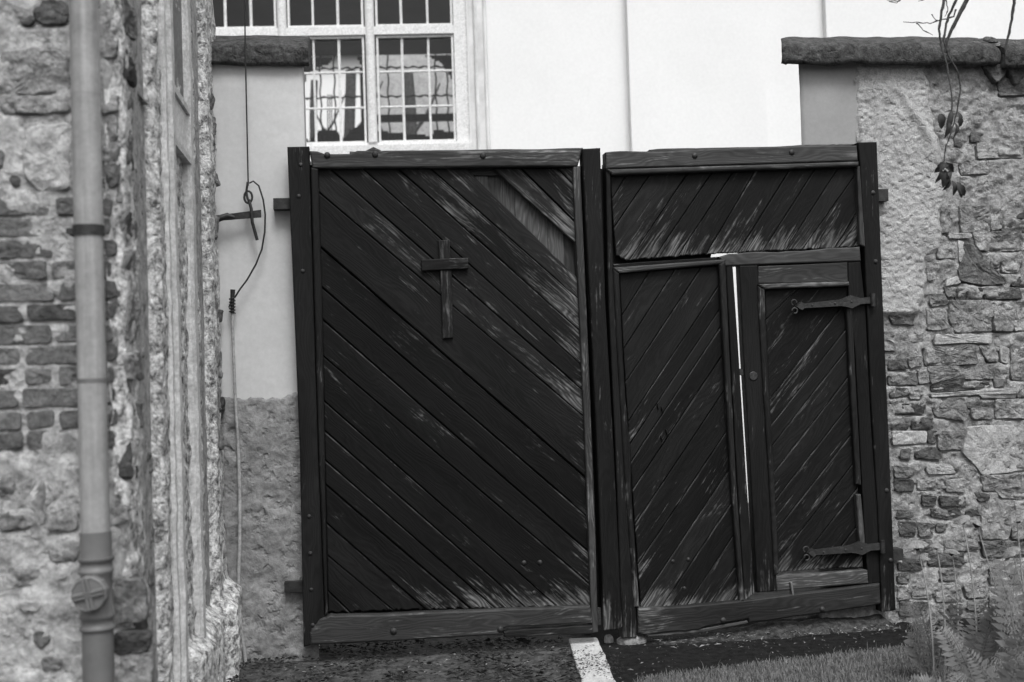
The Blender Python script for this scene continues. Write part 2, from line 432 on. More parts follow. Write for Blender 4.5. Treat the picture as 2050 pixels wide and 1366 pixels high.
def rock(name, poly, pl, w0, h, mat, parent, seed, rough=0.012, edge=0.012, space=0.015, grow=0.005, soft=False):
    """a stone with its own outline, rounded arrises and a rough face"""
    A = sum(poly[i][0] * poly[(i + 1) % len(poly)][1] - poly[(i + 1) % len(poly)][0] * poly[i][1] for i in range(len(poly)))
    if A < 0: poly = poly[::-1]
    poly = inset(poly, -grow)
    q = []
    for i in range(len(poly)):                # ease the corners
        a = Vector(poly[i]); b = Vector(poly[(i + 1) % len(poly)]); L = (b - a).length; k = min(0.3, edge / max(L, 1e-6))
        q += [a + (b - a) * k, b - (b - a) * k]
    per = sum((q[i] - q[(i + 1) % len(q)]).length for i in range(len(q))); N = int(max(14, min(64, per / space)))
    pts = []; seg = per / N; acc = 0; i = 0; pos = 0.0
    cum = [0]
    for i in range(len(q)): cum.append(cum[-1] + (q[i] - q[(i + 1) % len(q)]).length)
    for k in range(N):
        d = k * seg; i = max(j for j in range(len(q)) if cum[j] <= d + 1e-9)
        L = cum[i + 1] - cum[i]; t = (d - cum[i]) / L if L > 0 else 0
        pts.append(q[i].lerp(q[(i + 1) % len(q)], t))
    c = sum(pts, Vector((0, 0))) / N
    jit = [1 + 0.0 for _ in pts]
    pts = [p + (p - c).normalized() * edge * (0.7 * float(fbm(p.x * 14, p.y * 14, seed, 2)) + 0.5 * float(fbm(p.x * 45, p.y * 45, seed + 2, 2))) for p in pts]
    mind = min((p - c).length for p in pts)
    rings = [(0.0, -0.03), (0.0, 0.62 * h), (edge * 0.35, 0.95 * h), (edge * 1.1, h)]
    kk = 3 if mind > 0.025 else 1
    v = []
    for d, ww in rings:
        for p in pts:
            L = (c - p).length; x = p + (c - p) * min(0.8, d / L); v.append((x.x, x.y, ww))
    last = [Vector((a[0], a[1])) for a in v[-N:]]
    for f in ((0.25, 0.5, 0.75) if kk == 3 else (0.55,)):
        for p in last: x = p.lerp(c, f); v.append((x.x, x.y, h))
    v.append((c.x, c.y, h)); nr = len(rings) + kk
    va = np.array(v); dz = fbm(va[:, 0] * 9, va[:, 1] * 9, seed, 2) * rough * 1.2 + fbm(va[:, 0] * 30, va[:, 1] * 38, seed + 5, 3) * rough * 1.1
    tilt = (rnd.random() - 0.5) * 0.16, (rnd.random() - 0.5) * 0.2
    va[:, 2] += np.where(va[:, 2] > 0, dz + (va[:, 0] - c.x) * tilt[0] + (va[:, 1] - c.y) * tilt[1], 0)
    verts = [pl.P(a[0], a[1], w0 + a[2]) for a in va]
    faces = []
    for k in range(nr - 1):
        for i in range(N):
            j = (i + 1) % N; faces.append((k * N + i, k * N + j, (k + 1) * N + j, (k + 1) * N + i))
    b = (nr - 1) * N
    for i in range(N): faces.append((b + i, b + (i + 1) % N, nr * N))
    return mesh(name, verts, faces, mat, parent, soft)
def field(name, pl, u0, u1, v0, v1, step, fn, mat, parent, keep=None, smooth=True, vstep=None):
    nu = max(2, int((u1 - u0) / step)); nv = max(2, int((v1 - v0) / (vstep or step)))
    U, Vv = np.meshgrid(np.linspace(u0, u1, nu + 1), np.linspace(v0, v1, nv + 1))
    Wf = fn(U, Vv)
    P0 = np.array(pl.o); verts = P0 + U[..., None] * np.array(pl.u) + Vv[..., None] * np.array(pl.v) + Wf[..., None] * np.array(pl.n)
    verts = verts.reshape(-1, 3); k = nu + 1
    i = np.arange(nv)[:, None] * k + np.arange(nu)[None, :]
    f = np.stack([i, i + 1, i + 1 + k, i + k], -1).reshape(-1, 4)
    if keep is not None:
        uc = (U[:-1, :-1] + U[1:, 1:]) / 2; vc = (Vv[:-1, :-1] + Vv[1:, 1:]) / 2
        f = f[keep(uc, vc).ravel()]
    return mesh(name, verts, [tuple(a) for a in f.tolist()], mat, parent, smooth)
def inside(poly, X, Y):
    r = np.zeros(np.shape(X), bool); n = len(poly)
    for i in range(n):
        x1, y1 = poly[i]; x2, y2 = poly[(i + 1) % n]
        if y1 == y2: continue
        c = ((y1 > Y) != (y2 > Y)) & (X < (x2 - x1) * (Y - y1) / (y2 - y1) + x1); r ^= c
    return r
def dome(name, u, v, w, rad, mat, parent, pl=G, h=0.6):
    prof = [(rad * 1.0, -0.004)] + [(rad * math.cos(a), rad * h * math.sin(a)) for a in (0, 0.45, 0.9, 1.25)] + [(rad * 0.05, rad * h)]
    return MB().lathe(pl.P(u, v, w), pl.n, prof, 12).build(name, mat, parent, True)
def bolt(px, py, w, parent, rad=0.020):
    u, v = G.at(px, py, w); return dome('bolt', u, v, w, rad * .82, M_IRON, parent)
def fill(pl, zone, occ, sizes, n, mk, rs, grid=0.01):
    """drop courses of stones into the free places of a zone (u0,u1,v0,v1)"""
    u0, u1, v0, v1 = zone; put = 0
    for (lw, hw, lh, hh), cnt in sizes:
        for _ in range(cnt):
            W_, H_ = rs.uniform(lw, hw), rs.uniform(lh, hh); u = rs.uniform(u0, u1 - W_); v = rs.uniform(v0, v1 - H_)
            if any(u < b + 0.008 and u + W_ > a - 0.008 and v < d + 0.008 and v + H_ > c_ - 0.008 for a, b, c_, d in occ): continue
            occ.append((u, u + W_, v, v + H_)); j = lambda s: rs.uniform(-s, s)
            poly = [(u + j(.012), v + j(.008)), (u + W_ * .5, v + j(.008)), (u + W_ + j(.012), v + j(.008)), (u + W_ + j(.01), v + H_ + j(.01)), (u + W_ * .45, v + H_ + j(.01)), (u + j(.012), v + H_ + j(.01))]
            mk(poly, rs); put += 1
            if put >= n: return
def bbox(p): return (min(a[0] for a in p), max(a[0] for a in p), min(a[1] for a in p), max(a[1] for a in p))

# ================================================================== THE SETTING
def ground_h(x, y): return -0.012 + 0.010 * fbm(x * 1.7, y * 1.7, 3, 3)
def sheet(name, x0, x1, y0, y1, step, z, mat, label, cat, keep=None, amp=1.0, rough=0.0):
    nx = max(2, int((x1 - x0) / step)); ny = max(2, int((y1 - y0) / step))
    X, Y = np.meshgrid(np.linspace(x0, x1, nx + 1), np.linspace(y0, y1, ny + 1))
    Z = ground_h(X, Y) * amp + z + rough * fbm(X * 30, Y * 30, 8, 3)
    k = nx + 1; i = np.arange(ny)[:, None] * k + np.arange(nx)[None, :]; f = np.stack([i, i + 1, i + 1 + k, i + k], -1).reshape(-1, 4)
    if keep is not None:
        f = f[keep((X[:-1, :-1] + X[1:, 1:]) / 2, (Y[:-1, :-1] + Y[1:, 1:]) / 2).ravel()]
    o = mesh(name, np.stack([X, Y, Z], -1).reshape(-1, 3), [tuple(a) for a in f.tolist()], mat, None, True)
    return tag(o, label, cat, kind='structure')
def gpx(px, py, z=0.0):
    d = _fw * F + RIGHT * (px - 1025) + UP * (683 - py); t = (z - CAM.z) / d.z; return CAM + d * t
o = mesh('ground', [(-90, -90, -0.04), (90, -90, -0.04), (90, 90, -0.04), (-90, 90, -0.04)], [(0, 1, 2, 3)], M_GROUND)
tag(o, 'bare trodden earth spreading out under everything', 'ground', kind='structure')
EL = [gpx(1140, 1283), gpx(1163, 1366)]; ER = [gpx(1195, 1283), gpx(1232, 1366)]
def edge_x(Y, e):   # x of the edging's left or right side at depth Y
    a, b = e; return a.x + (b.x - a.x) * (Y - a.y) / (b.y - a.y)
sheet('paving', -2.2, 1.3, 3.0, 6.9, 0.03, 0.004, M_COBBLE, 'worn flat paving strewn with litter in front of the left leaf', 'paving',
      keep=lambda X, Y: X < edge_x(Y, EL) + 0.02, rough=0.007)
sheet('asphalt', 0.2, 4.2, 3.0, 6.9, 0.03, 0.006, M_ASPH, 'dark asphalt strip before the leaf with the small door', 'asphalt',
      keep=lambda X, Y: X > edge_x(Y, ER) - 0.03, rough=0.005)
sheet('courtyard', -5, 6, 6.9, 13.0, 0.2, 0.0, M_GROUND, 'earth yard behind the closed gate', 'yard')
# pale edging stone strip
mb = MB(); y0, y1 = 3.4, EL[0].y
nseg = 40
for i in range(nseg + 1):
    Y = y0 + (y1 - y0) * i / nseg; z = 0.012 + 0.003 * float(fbm(Y * 5, 1, 5, 2)); e = 0.010 * float(fbm(Y * 11, 4, 6, 3))
    a, b = edge_x(Y, EL) + e, edge_x(Y, ER) - e
    mb.v += [Vector((a, Y, -0.04)), Vector((a, Y, z - .004)), Vector((a + .008, Y, z)), Vector((b - .008, Y, z)), Vector((b, Y, z - .004)), Vector((b, Y, -0.04))]
for i in range(nseg):
    for j in range(5): k = i * 6 + j; mb.f.append((k, k + 1, k + 7, k + 6))
mb.f.append(tuple(nseg * 6 + j for j in range(6)))
o = mb.build('path_edging', M_EDGE, None, False); tag(o, 'pale flush edging strip between paving and asphalt', 'edging', kind='structure')

# ================================================================== FAR WHITE BUILDING
WB = thing('white_building', B.P(0, 0), 'white limewashed building with a many-paned window behind the gate', 'building')
bu = lambda px, py=170: B.at(px, py)[0]
bv = lambda py, px=750: B.at(px, py)[1]
wu0, wu1 = bu(385), bu(938); wv0 = bv(297); wv1 = bv(-190)
TOP = 8.0
U0, U1 = -7.5, 9.0
for nm, a in (('wall', (U0, wu0, 0, TOP)), ('wall', (wu0, wu1, 0, wv0)), ('wall', (wu0, wu1, wv1, TOP)), ('wall', (wu1, U1, 0, TOP))):
    MB().box(B, a[0], a[1], a[2], a[3], -0.45, 0).build(nm, M_WHITE, WB)
pu = [bu(1258, 200), bu(1527, 200), bu(1643, 60)]
MB().box(B, pu[0], pu[1], -0.02, TOP + .1, -0.1, 0.14).build('pilaster', M_WHITE, WB)
MB().box(B, pu[1] + 0.002, pu[2] - 0.002, -0.02, TOP + .08, -0.1, 0.09).build('wall_band', M_WHITE, WB)
MB().box(B, pu[2], pu[2] + 1.45, -0.02, TOP + .1, -0.1, 0.2).build('pilaster', M_WHITE, WB)
# surround mouldings of the window
s0, s1, s2, s3 = bu(922), bu(941), bu(955), bu(976)
mb = MB().box(B, s1, s2, wv0 - 0.25, wv1 + 0.3, -0.2, 0.012); mb.build('window_surround', M_SURR, WB)
MB().box(B, s2 + .002, s3, wv0 - 0.25, wv1 + 0.3, -0.2, 0.04).build('window_surround', M_SURR, WB)
MB().tube([B.P(s2, wv0 - .25, 0.03), B.P(s2, wv1 + .3, 0.03)], 0.022, 8).build('surround_bead', M_SURR, WB, True)
MB().tube([B.P(s3 - .012, wv0 - .25, 0.045), B.P(s3 - .012, wv1 + .3, 0.045)], 0.02, 8).build('surround_bead', M_SURR, WB, True)
MB().box(B, wu0, s1, wv0 - 0.14, bv(293), -0.18, 0.07).build('window_sill', M_PAINT, WB)
# window
FW = -0.10
cols = [(405, 447), (456, 499), (508, 551), (582, 624.5), (631.5, 674.5), (683, 726.5), (759, 802), (810, 856), (863, 906)]
cu = [(bu(a), bu(b)) for a, b in cols]
rows = [(280, 216), (207, 145), (136, 73), (46, -17), (-25, -87), (-95, -158)]
rv = [(bv(a), bv(b)) for a, b in rows]
sill_v = bv(285)
fr = MB()
fr.box(B, cu[8][1] + .03, s1 - .002, wv0, wv1, FW - .06, FW + .06)                         # right jamb
fr.box(B, wu0, cu[0][0] - .03, wv0, wv1, FW - .06, FW + .06)
fr.box(B, cu[0][0] - .029, cu[8][1] + .029, bv(295), rv[0][0] - .022, FW - .055, FW + .05)   # bottom rail
fr.box(B, cu[0][0] - .029, cu[8][1] + .029, rv[2][1] + .03, rv[3][0] - .03, FW - .055, FW + .07)   # transom
fr.box(B, cu[0][0] - .029, cu[8][1] + .029, rv[5][1] + .03, wv1, FW - .055, FW + .05)
WIN = fr.build('window', M_PAINT, WB)
for a, b in ((2, 3), (5, 6)):                                                               # mullions, rounded
    mu = (cu[a][1] + cu[b][0]) / 2
    MB().tube([B.P(mu, rv[0][0] - .02, FW + .05), B.P(mu, wv1, FW + .05)], 0.052, 12).build('mullion', M_PAINT, WIN, True)
for L in range(3):
    c0, c1 = cu[L * 3][0], cu[L * 3 + 2][1]
    for r0, r1 in ((0, 2), (3, 5)):
        b0, b1 = rv[r0][0], rv[r1][1]; mb = MB()
        mb.box(B, c0 - .022, c0, b0 - .02, b1 + .024, FW - .03, FW + .045).box(B, c1, c1 + .022, b0 - .02, b1 + .028, FW - .03, FW + .045)
        mb.box(B, c0, c1, b0 - .02, b0, FW - .03, FW + .042).box(B, c0, c1, b1, b1 + .028, FW - .03, FW + .042)
        mb.build('sash_frame', M_PAINT, WIN)
        for k in range(2):
            a, b = cu[L * 3 + k][1], cu[L * 3 + k + 1][0]
            pts = [B.P((a + b) / 2 + 0.003 * float(fbm(t * 4, a * 9, 2, 2)), b0 + (b1 - b0) * t, FW + .012) for t in np.linspace(0, 1, 14)]
            MB().tube(pts, (b - a) / 2 * 0.72, 6).build('glazing_bar', M_PAINT, WIN)
        for k in range(r0, r1):
            a, b = rv[k][1], rv[k + 1][0]
            MB().tube([B.P(c0 + (c1 - c0) * t, (a + b) / 2 + 0.003 * float(fbm(t * 4, a * 9, 4, 2)), FW + .008) for t in np.linspace(0, 1, 10)], (b - a) / 2 * 0.5, 6).build('glazing_bar', M_PAINT, WIN)
        for k in range(3):
            for q in range(r0, r1 + 1):
                a, b = cu[L * 3 + k]; c_, d = rv[q]
                t1, t2 = rnd.uniform(-.004, .004), rnd.uniform(-.004, .004)
                v = [B.P(a - .006, c_ - .01, FW + t1), B.P(b + .006, c_ - .01, FW + t2), B.P(b + .006, d + .01, FW - t1), B.P(a - .006, d + .01, FW - t2)]
                mesh('pane', v, [(0, 1, 2, 3)], M_GLASS, WIN)
# the room behind it: seen through to bright openings on the far side
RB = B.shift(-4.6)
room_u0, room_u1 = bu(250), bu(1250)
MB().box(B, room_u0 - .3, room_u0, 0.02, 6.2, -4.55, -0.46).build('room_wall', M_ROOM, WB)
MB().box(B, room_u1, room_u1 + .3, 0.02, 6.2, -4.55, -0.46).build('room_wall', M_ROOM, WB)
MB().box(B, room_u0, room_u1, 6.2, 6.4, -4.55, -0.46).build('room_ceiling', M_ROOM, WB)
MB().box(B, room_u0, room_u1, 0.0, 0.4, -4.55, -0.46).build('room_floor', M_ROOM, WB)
def rp(pts): return [RB.at(x, y) for x, y in pts]
open_a = rp([(612, 150), (640, 134), (660, 128), (668, 112), (688, 104), (712, 112), (722, 130), (722, 250), (700, 262), (690, 276), (672, 262), (650, 258), (632, 266), (618, 282), (604, 262)])
open_b = rp([(752, 106), (790, 104), (850, 112), (884, 126), (905, 160), (914, 200), (914, 262), (870, 262), (864, 272), (752, 262)])
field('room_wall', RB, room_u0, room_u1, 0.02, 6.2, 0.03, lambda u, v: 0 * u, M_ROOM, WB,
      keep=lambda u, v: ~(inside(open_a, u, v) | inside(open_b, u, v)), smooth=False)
gr = MB()
for px in (640, 668, 775, 870, 893): a = RB.at(px, 100); b = RB.at(px, 284); gr.tube([RB.P(a[0] + .01 * math.sin(t * 23), a[1] + (b[1] - a[1]) * t, .05) for t in np.linspace(0, 1, 24)], 0.013, 5)
for py in (141, 199):
    a = RB.at(600, py); b = RB.at(918, py - 4); gr.tube([RB.P(a[0] + (b[0] - a[0]) * t, a[1] + .012 * math.sin(t * 90), .06) for t in np.linspace(0, 1, 60)], [0.012 + .007 * (i % 3 == 0) for i in range(60)], 5)
for px in (657, 661, 665): a = RB.at(px, 192); b = RB.at(px, 282); gr.tube([RB.P(a[0], a[1], .08), RB.P(b[0], b[1], .08)], 0.008, 5)
gr.build('window_grille', M_IRON, WB)
a = RB.at(752, 237); b = RB.at(916, 240); MB().box(RB, a[0], b[0], b[1] - .03, a[1] + .03, .04, .09).build('window_grille', M_IRON, WB)
# beyond the far openings: trunks and a grey yard wall
for px, py, dist, rr in ((700, 190, 2.0, 0.10), (815, 190, 2.2, 0.12), (630, 200, 2.6, 0.07)):
    P2 = RB.shift(-dist); a = P2.at(px, py)[0]
    tr = thing('tree_trunk', P2.P(a, 0, 0), {700: 'dark trunk seen through the left panes of the big window', 815: 'thick dark trunk seen through the right panes of the big window', 630: 'thin dark trunk at the left edge of the big window'}[px], 'tree', 'trunks seen through the window')
    z = np.linspace(0, 6.5, 20); MB().tube([P2.P(a + .04 * math.sin(q * 1.7 + px), q, 0.04 * math.cos(q * 2)) for q in z], [rr * (1.25 - q * .06) for q in z], 9).build('trunk', M_BARK, tr, True)
    for k in range(5):
        q = 3.4 + k * .5; s = (-1) ** k
        MB().tube([P2.P(a, q, 0), P2.P(a + s * .3, q + .35, .1), P2.P(a + s * .55, q + .9, .1)], [rr * .4, rr * .3, rr * .12], 6).build('branch', M_BARK, tr, True)
P3 = RB.shift(-3.6); a = P3.at(742, 300)[0]; b = P3.at(960, 300)[0]; c_ = P3.at(800, 60)[1]
o = MB().box(P3, a, b, 0, c_, -.3, 0).build('yard_wall', masonry('grey_yard_wall', .30, .40, 5, .01, 0, True, 40)); tag(o, 'grey yard wall seen through the right panes of the window', 'wall')
P4 = RB.shift(-8.5); a = P4.at(560, 200)[0]; b = P4.at(742, 200)[0]  # added white block, stands in for the bright sky in the left panes
OB = thing('sky_backdrop', P4.P(a, 0), 'added white house standing in for bright sky in the left panes of the big window', 'building')
MB().box(P4, a, b, 0, P4.at(660, 104)[1], -2.5, 0).build('wall', M_WHITE, OB)
q = P4.at(660, 104)[1]; MB().add([P4.P(a - .2, q, .25), P4.P(b + .2, q, .25), P4.P(b + .2, q + 1.1, -1.2), P4.P(a - .2, q + 1.1, -1.2), P4.P(a - .2, q - .1, .25), P4.P(b + .2, q - .1, .25), P4.P(b + .2, q + 1.0, -1.25), P4.P(a - .2, q + 1.0, -1.25)], [(0, 1, 2, 3), (7, 6, 5, 4), (0, 4, 5, 1), (1, 5, 6, 2), (2, 6, 7, 3), (3, 7, 4, 0)]).build('roof', M_COPING, OB)

# ================================================================== LEFT PIER
pr = PIER.at(606, 160)[0]                     # right edge of the pier
LP = thing('gate_pier', PIER.P(_su, 0), 'left gate pier of smooth pale plaster over dark rough cast', 'pier')
pier_top = PIER.at(520, 122)[1]
def plaster_w(u, v): return 0.004 * fbm(u * 3, v * 3, 11, 3) + 0.0015 * fbm(u * 30, v * 30, 12, 3)
MB().box(PIER, _su - 0.25, pr - .004, -0.05, pier_top + .03, -0.42, -0.008).build('pier_core', M_PLASTER, LP)
# plaster skin: front, then turning the right corner
def skin(U, V): return plaster_w(U, V) - np.clip((U - (pr - 0.012)) / 0.012, 0, 1) ** 2 * 0.012 + 0.0
field('plaster_face', PIER, _su - 0.05, pr + .002, PIER.at(520, 800)[1] - .05, pier_top + .02, 0.012, skin, M_PLASTER, LP)
rt = PIER.at(520, 793)[1]
def rough_w(U, V):
    top = rt + 0.030 * fbm(U * 10, 0 * U, 21, 4) + 0.010 * fbm(U * 45, V * 30, 26, 2) - (U - _su) * 0.0
    m_ = np.clip((top - V) / 0.010, -1, 1)
    return 0.020 * m_ + 0.010 * fbm(U * 24, V * 24, 22, 4) * (m_ > 0) + 0.012 * fbm(U * 5, V * 5, 23, 3) * (m_ > 0) - 0.006 * (m_ < 0)
field('rough_cast', PIER, _su - 0.05, pr + .004, -0.04, rt + .06, 0.009, rough_w, M_ROUGH, LP)
def coping(name, pl, u0, u1, z0, z1, w_front, w_back, rise, seed, parent, mat=M_COPING, amp=0.012, nu=None, end_round=True, splay=0.0):
    """a weathered stone slab: upright front, top falling to the front"""
    prof = [(w_front - .03, z0), (w_front - .006, z0 + .004), (w_front, z0 + .02), (w_front, z0 + (z1 - z0) * .35), (w_front + .004, z0 + (z1 - z0) * .6), (w_front, z1 - .02), (w_front - .012, z1 - .004), (w_front - .04, z1 + rise * .12),
            (w_front - .12, z1 + rise * .42), (w_front - .22, z1 + rise * .76), (w_front - .30, z1 + rise), (w_front - .36, z1 + rise * 1.0), (w_back, z1 + rise * .5), (w_back, z0 + .15), ((w_front + w_back) / 2, z0 + .08)]
    nu = nu or int((u1 - u0) / 0.02); mb = MB(); n = len(prof)
    for i in range(nu + 1):
        t = i / nu; u = u0 + (u1 - u0) * t
        e = min(i, nu - i); shr = {0: .022, 1: .006}.get(e, 0) if end_round else 0
        for ww, zz in prof:
            q = float(fbm(u * 6 + ww * 3, zz * 9, seed, 3)); q2 = float(fbm(u * 25, zz * 25 + ww * 20, seed + 3, 2))
            zc = (z0 + z1) / 2
            mb.v.append(pl.P(u + splay * (w_front - ww) * (1 - t) + (amp * .8 * float(fbm(zz * 12, ww * 8, seed + 9, 2)) if e < 2 else 0), zz + q * amp * .7 + (zc - zz) * shr * 6 * (abs(zz - zc) < .12), ww + q * amp + q2 * amp * .4 - (shr if ww > w_back + .1 else -shr)))
    for i in range(nu):
        for j in range(n):
            a = i * n + j; b = i * n + (j + 1) % n; mb.f.append((a, a + n, b + n, b))
    mb.f.append(tuple(range(n))); mb.f.append(tuple(nu * n + j for j in reversed(range(n))))
    return mb.build(name, mat, parent, True)
cz0 = PIER.at(530, 129, .05)[1]; cz1 = PIER.at(530, 87, .05)[1]
coping('coping_stone', PIER, _su - .25, PIER.at(617, 105, .05)[0], cz0, cz1, 0.05, -0.5, 0.13, 31, LP, amp=0.010)

# ================================================================== RIGHT GARDEN WALL
ru = PIER.at(1604, 200)[0]                    # edge of the opening
rq = PIER.at(1711, 300)[0]                    # where the smooth plaster ends
GWALL = thing('garden_wall', PIER.P(ru, 0), 'old rubble garden wall with pebbledash patch and stone coping right of the gate', 'wall')
THK = 0.45; SPL = 0.40                        # the wall's end runs back splayed
U_END = ru + 3.4
wtop = PIER.at(1800, 140)[1] + 0.065
mb = MB(); q = [(ru + .004, -.012), (U_END, -.05), (U_END, -THK), (ru + SPL * THK, -THK)]
mb.add([PIER.P(a, -.05, b) for a, b in q] + [PIER.P(a, wtop, b) for a, b in q], [(0, 1, 2, 3), (7, 6, 5, 4), (0, 4, 5, 1), (1, 5, 6, 2), (2, 6, 7, 3), (3, 7, 4, 0)]); mb.build('wall_core', M_REVEAL, GWALL)
field('plaster_face', PIER, ru - .002, rq + .03, -0.04, wtop, 0.012, lambda U, V: 0.004 * fbm(U * 3, V * 3, 41, 3) - np.clip(1 - (U - ru) / 0.014, 0, 1) ** 2 * 0.014 + np.where(U < ru + .006, .004 * fbm(V * 14, U, 42, 3), 0), M_REVEAL, GWALL)
field('rough_cast', PIER, ru - .004, rq + .08, -.04, .42, .012, lambda U, V: .014 * np.clip((.36 + .02 * fbm(U * 9, 0 * U, 24, 3) - V) / .01, -1, 1) + .010 * fbm(U * 24, V * 24, 25, 4) - .002, M_ROUGH, GWALL)  # added rough cast, darkens the pier foot for the shaded gap under the leaf
peb = pxpoly([(1711, 120), (1850, 120), (1880, 300), (1895, 380), (1880, 440), (1890, 480), (1878, 500), (1850, 520), (1860, 560), (1848, 600), (1838, 630), (1770, 632), (1725, 620)], PIER)
def sdist(poly, U, V):
    d = np.full(U.shape, 1e9)
    for i in range(len(poly)):
        a = np.array(poly[i]); b = np.array(poly[(i + 1) % len(poly)]); ab = b - a
        t = np.clip(((U - a[0]) * ab[0] + (V - a[1]) * ab[1]) / (ab @ ab), 0, 1)
        d = np.minimum(d, np.hypot(U - a[0] - t * ab[0], V - a[1] - t * ab[1]))
    return np.where(inside(poly, U, V), d, -d)
def crevices(W_, U, V, polys, seed, deep=0.03):
    """mortar washed out in places along the stones' edges, most of all below them"""
    us, vs = U[0], V[:, 0]
    for p in polys:
        a, b, c_, d = bbox(p); i0, i1 = np.searchsorted(us, (a - .03, b + .03)); j0, j1 = np.searchsorted(vs, (c_ - .03, d + .03))
        if i1 <= i0 or j1 <= j0: continue
        u_, v_ = U[j0:j1, i0:i1], V[j0:j1, i0:i1]; dd = sdist(p, u_, v_)
        low = np.clip(((c_ + d) / 2 - v_) / max(.02, (d - c_) / 2), -1, 1)
        msk = np.clip((fbm(u_ * 6, v_ * 6, seed, 3) + low * .55 - .12) * 4, 0, 1)
        W_[j0:j1, i0:i1] -= deep * msk * np.clip(1 - np.abs(dd + .004) / .012, 0, 1)
    return W_
def mortar_w(U, V):
    return crevices(0.016 * fbm(U * 5, V * 7, 51, 3) + 0.018 * fbm(U * 24, V * 30, 52, 4) - 0.003, U, V, [q[2] for q in ST], 57, .042)
def peb_w(U, V):
    d = sdist(peb, U, V) + 0.02 * fbm(U * 12, V * 12, 53, 3)
    m_ = np.clip(d / 0.02, -1.2, 1)
    # swept trowel arcs radiating down from the coping
    cu_, cv_ = PIER.at(1760, 60)
    an = np.arctan2(V - cv_, U - cu_); rr = np.hypot(U - cu_, V - cv_)
    arcs = np.maximum(0, np.sin(an * 15 + 1.6 * fbm(U * 3, V * 3, 55, 2) + rr * 1.5)) ** 5 * np.clip((rr - 0.25) / .3, 0, 1) * np.clip((1.05 - rr) / .3, 0, 1)
    grit = fbm(U * 42, V * 55, 54, 2)
    return 0.020 * m_ + (m_ > 0) * (0.0075 * grit * np.clip(1 - arcs, 0.2, 1) + 0.012 * fbm(U * 4, V * 4, 56, 2) + 0.018 * arcs) - 0.004
field('pebbledash', PIER, rq - .004, rq + 0.62, peb[-2][1] - 0.06, wtop, 0.0065, peb_w, M_PEBBLE, GWALL)
# stones picked out one by one: (zoom origin, zoom scale, [(outline, tone, proud)])
def Z(o, s, pts): return pxpoly([(o[0] + x / s, o[1] + y / s) for x, y in pts], PIER)
ST = []
k = 5.693
for tone, h, pts in [
    ('d', .030, [(850, 270), (1000, 330), (1300, 720), (1050, 740), (800, 690), (780, 570), (850, 430)]),
    ('p', .035, [(680, 165), (930, 165), (930, 205), (680, 205)]), ('p', .03, [(790, 240), (855, 260), (845, 480), (800, 480)]),
    ('s', .012, [(560, 190), (780, 210), (755, 440), (560, 440)]),
    ('d', .018, [(765, 790), (870, 790), (870, 900), (770, 900)]), ('d', .02, [(888, 790), (1075, 790), (1075, 910), (888, 905)]), ('d', .02, [(1090, 790), (1490, 780), (1500, 890), (1095, 905)]),
    ('s', .035, [(690, 930), (1150, 930), (1175, 1260), (760, 1280), (680, 1150)]), ('s', .028, [(1195, 930), (1430, 980), (1400, 1265), (1195, 1265)]), ('s', .022, [(1450, 1010), (1600, 1000), (1600, 1250), (1430, 1260)]),
    ('d', .035, [(0, 1065), (300, 1065), (270, 1190), (40, 1185)]), ('s', .03, [(475, 850), (640, 850), (660, 960), (480, 985)]),
    ('s', .03, [(590, -160), (690, -160), (690, 145), (590, 150)]), ('s', .018, [(800, -160), (1160, -160), (1160, 130), (830, 140)]), ('s', .02, [(1175, -150), (1300, -150), (1280, 100), (1175, 120)]),
    ('d', .012, [(1300, 60), (1600, 40), (1600, 130), (1290, 120)]), ('s', .025, [(960, 155), (1150, 145), (1130, 345), (1020, 340)]), ('s', .022, [(1170, 145), (1500, 145), (1480, 345), (1175, 350)]),
    ('s', .02, [(1090, 390), (1290, 365), (1250, 540), (1190, 540)]), ('s', .022, [(1310, 440), (1500, 440), (1480, 600), (1290, 590)]), ('d', .02, [(1390, 670), (1600, 650), (1600, 755), (1400, 750)]),
    ('s', .03, [(430, 1020), (650, 1010), (660, 1240), (440, 1250)]), ('s', .02, [(430, 540), (540, 540), (520, 690), (440, 690)]),
    ('p', .03, [(660, 690), (820, 640), (800, 720), (640, 750)]), ('s', .03, [(640, 770), (740, 760), (740, 880), (660, 880)])]:
    ST.append((tone, h, Z((1780, 440), k, pts)))
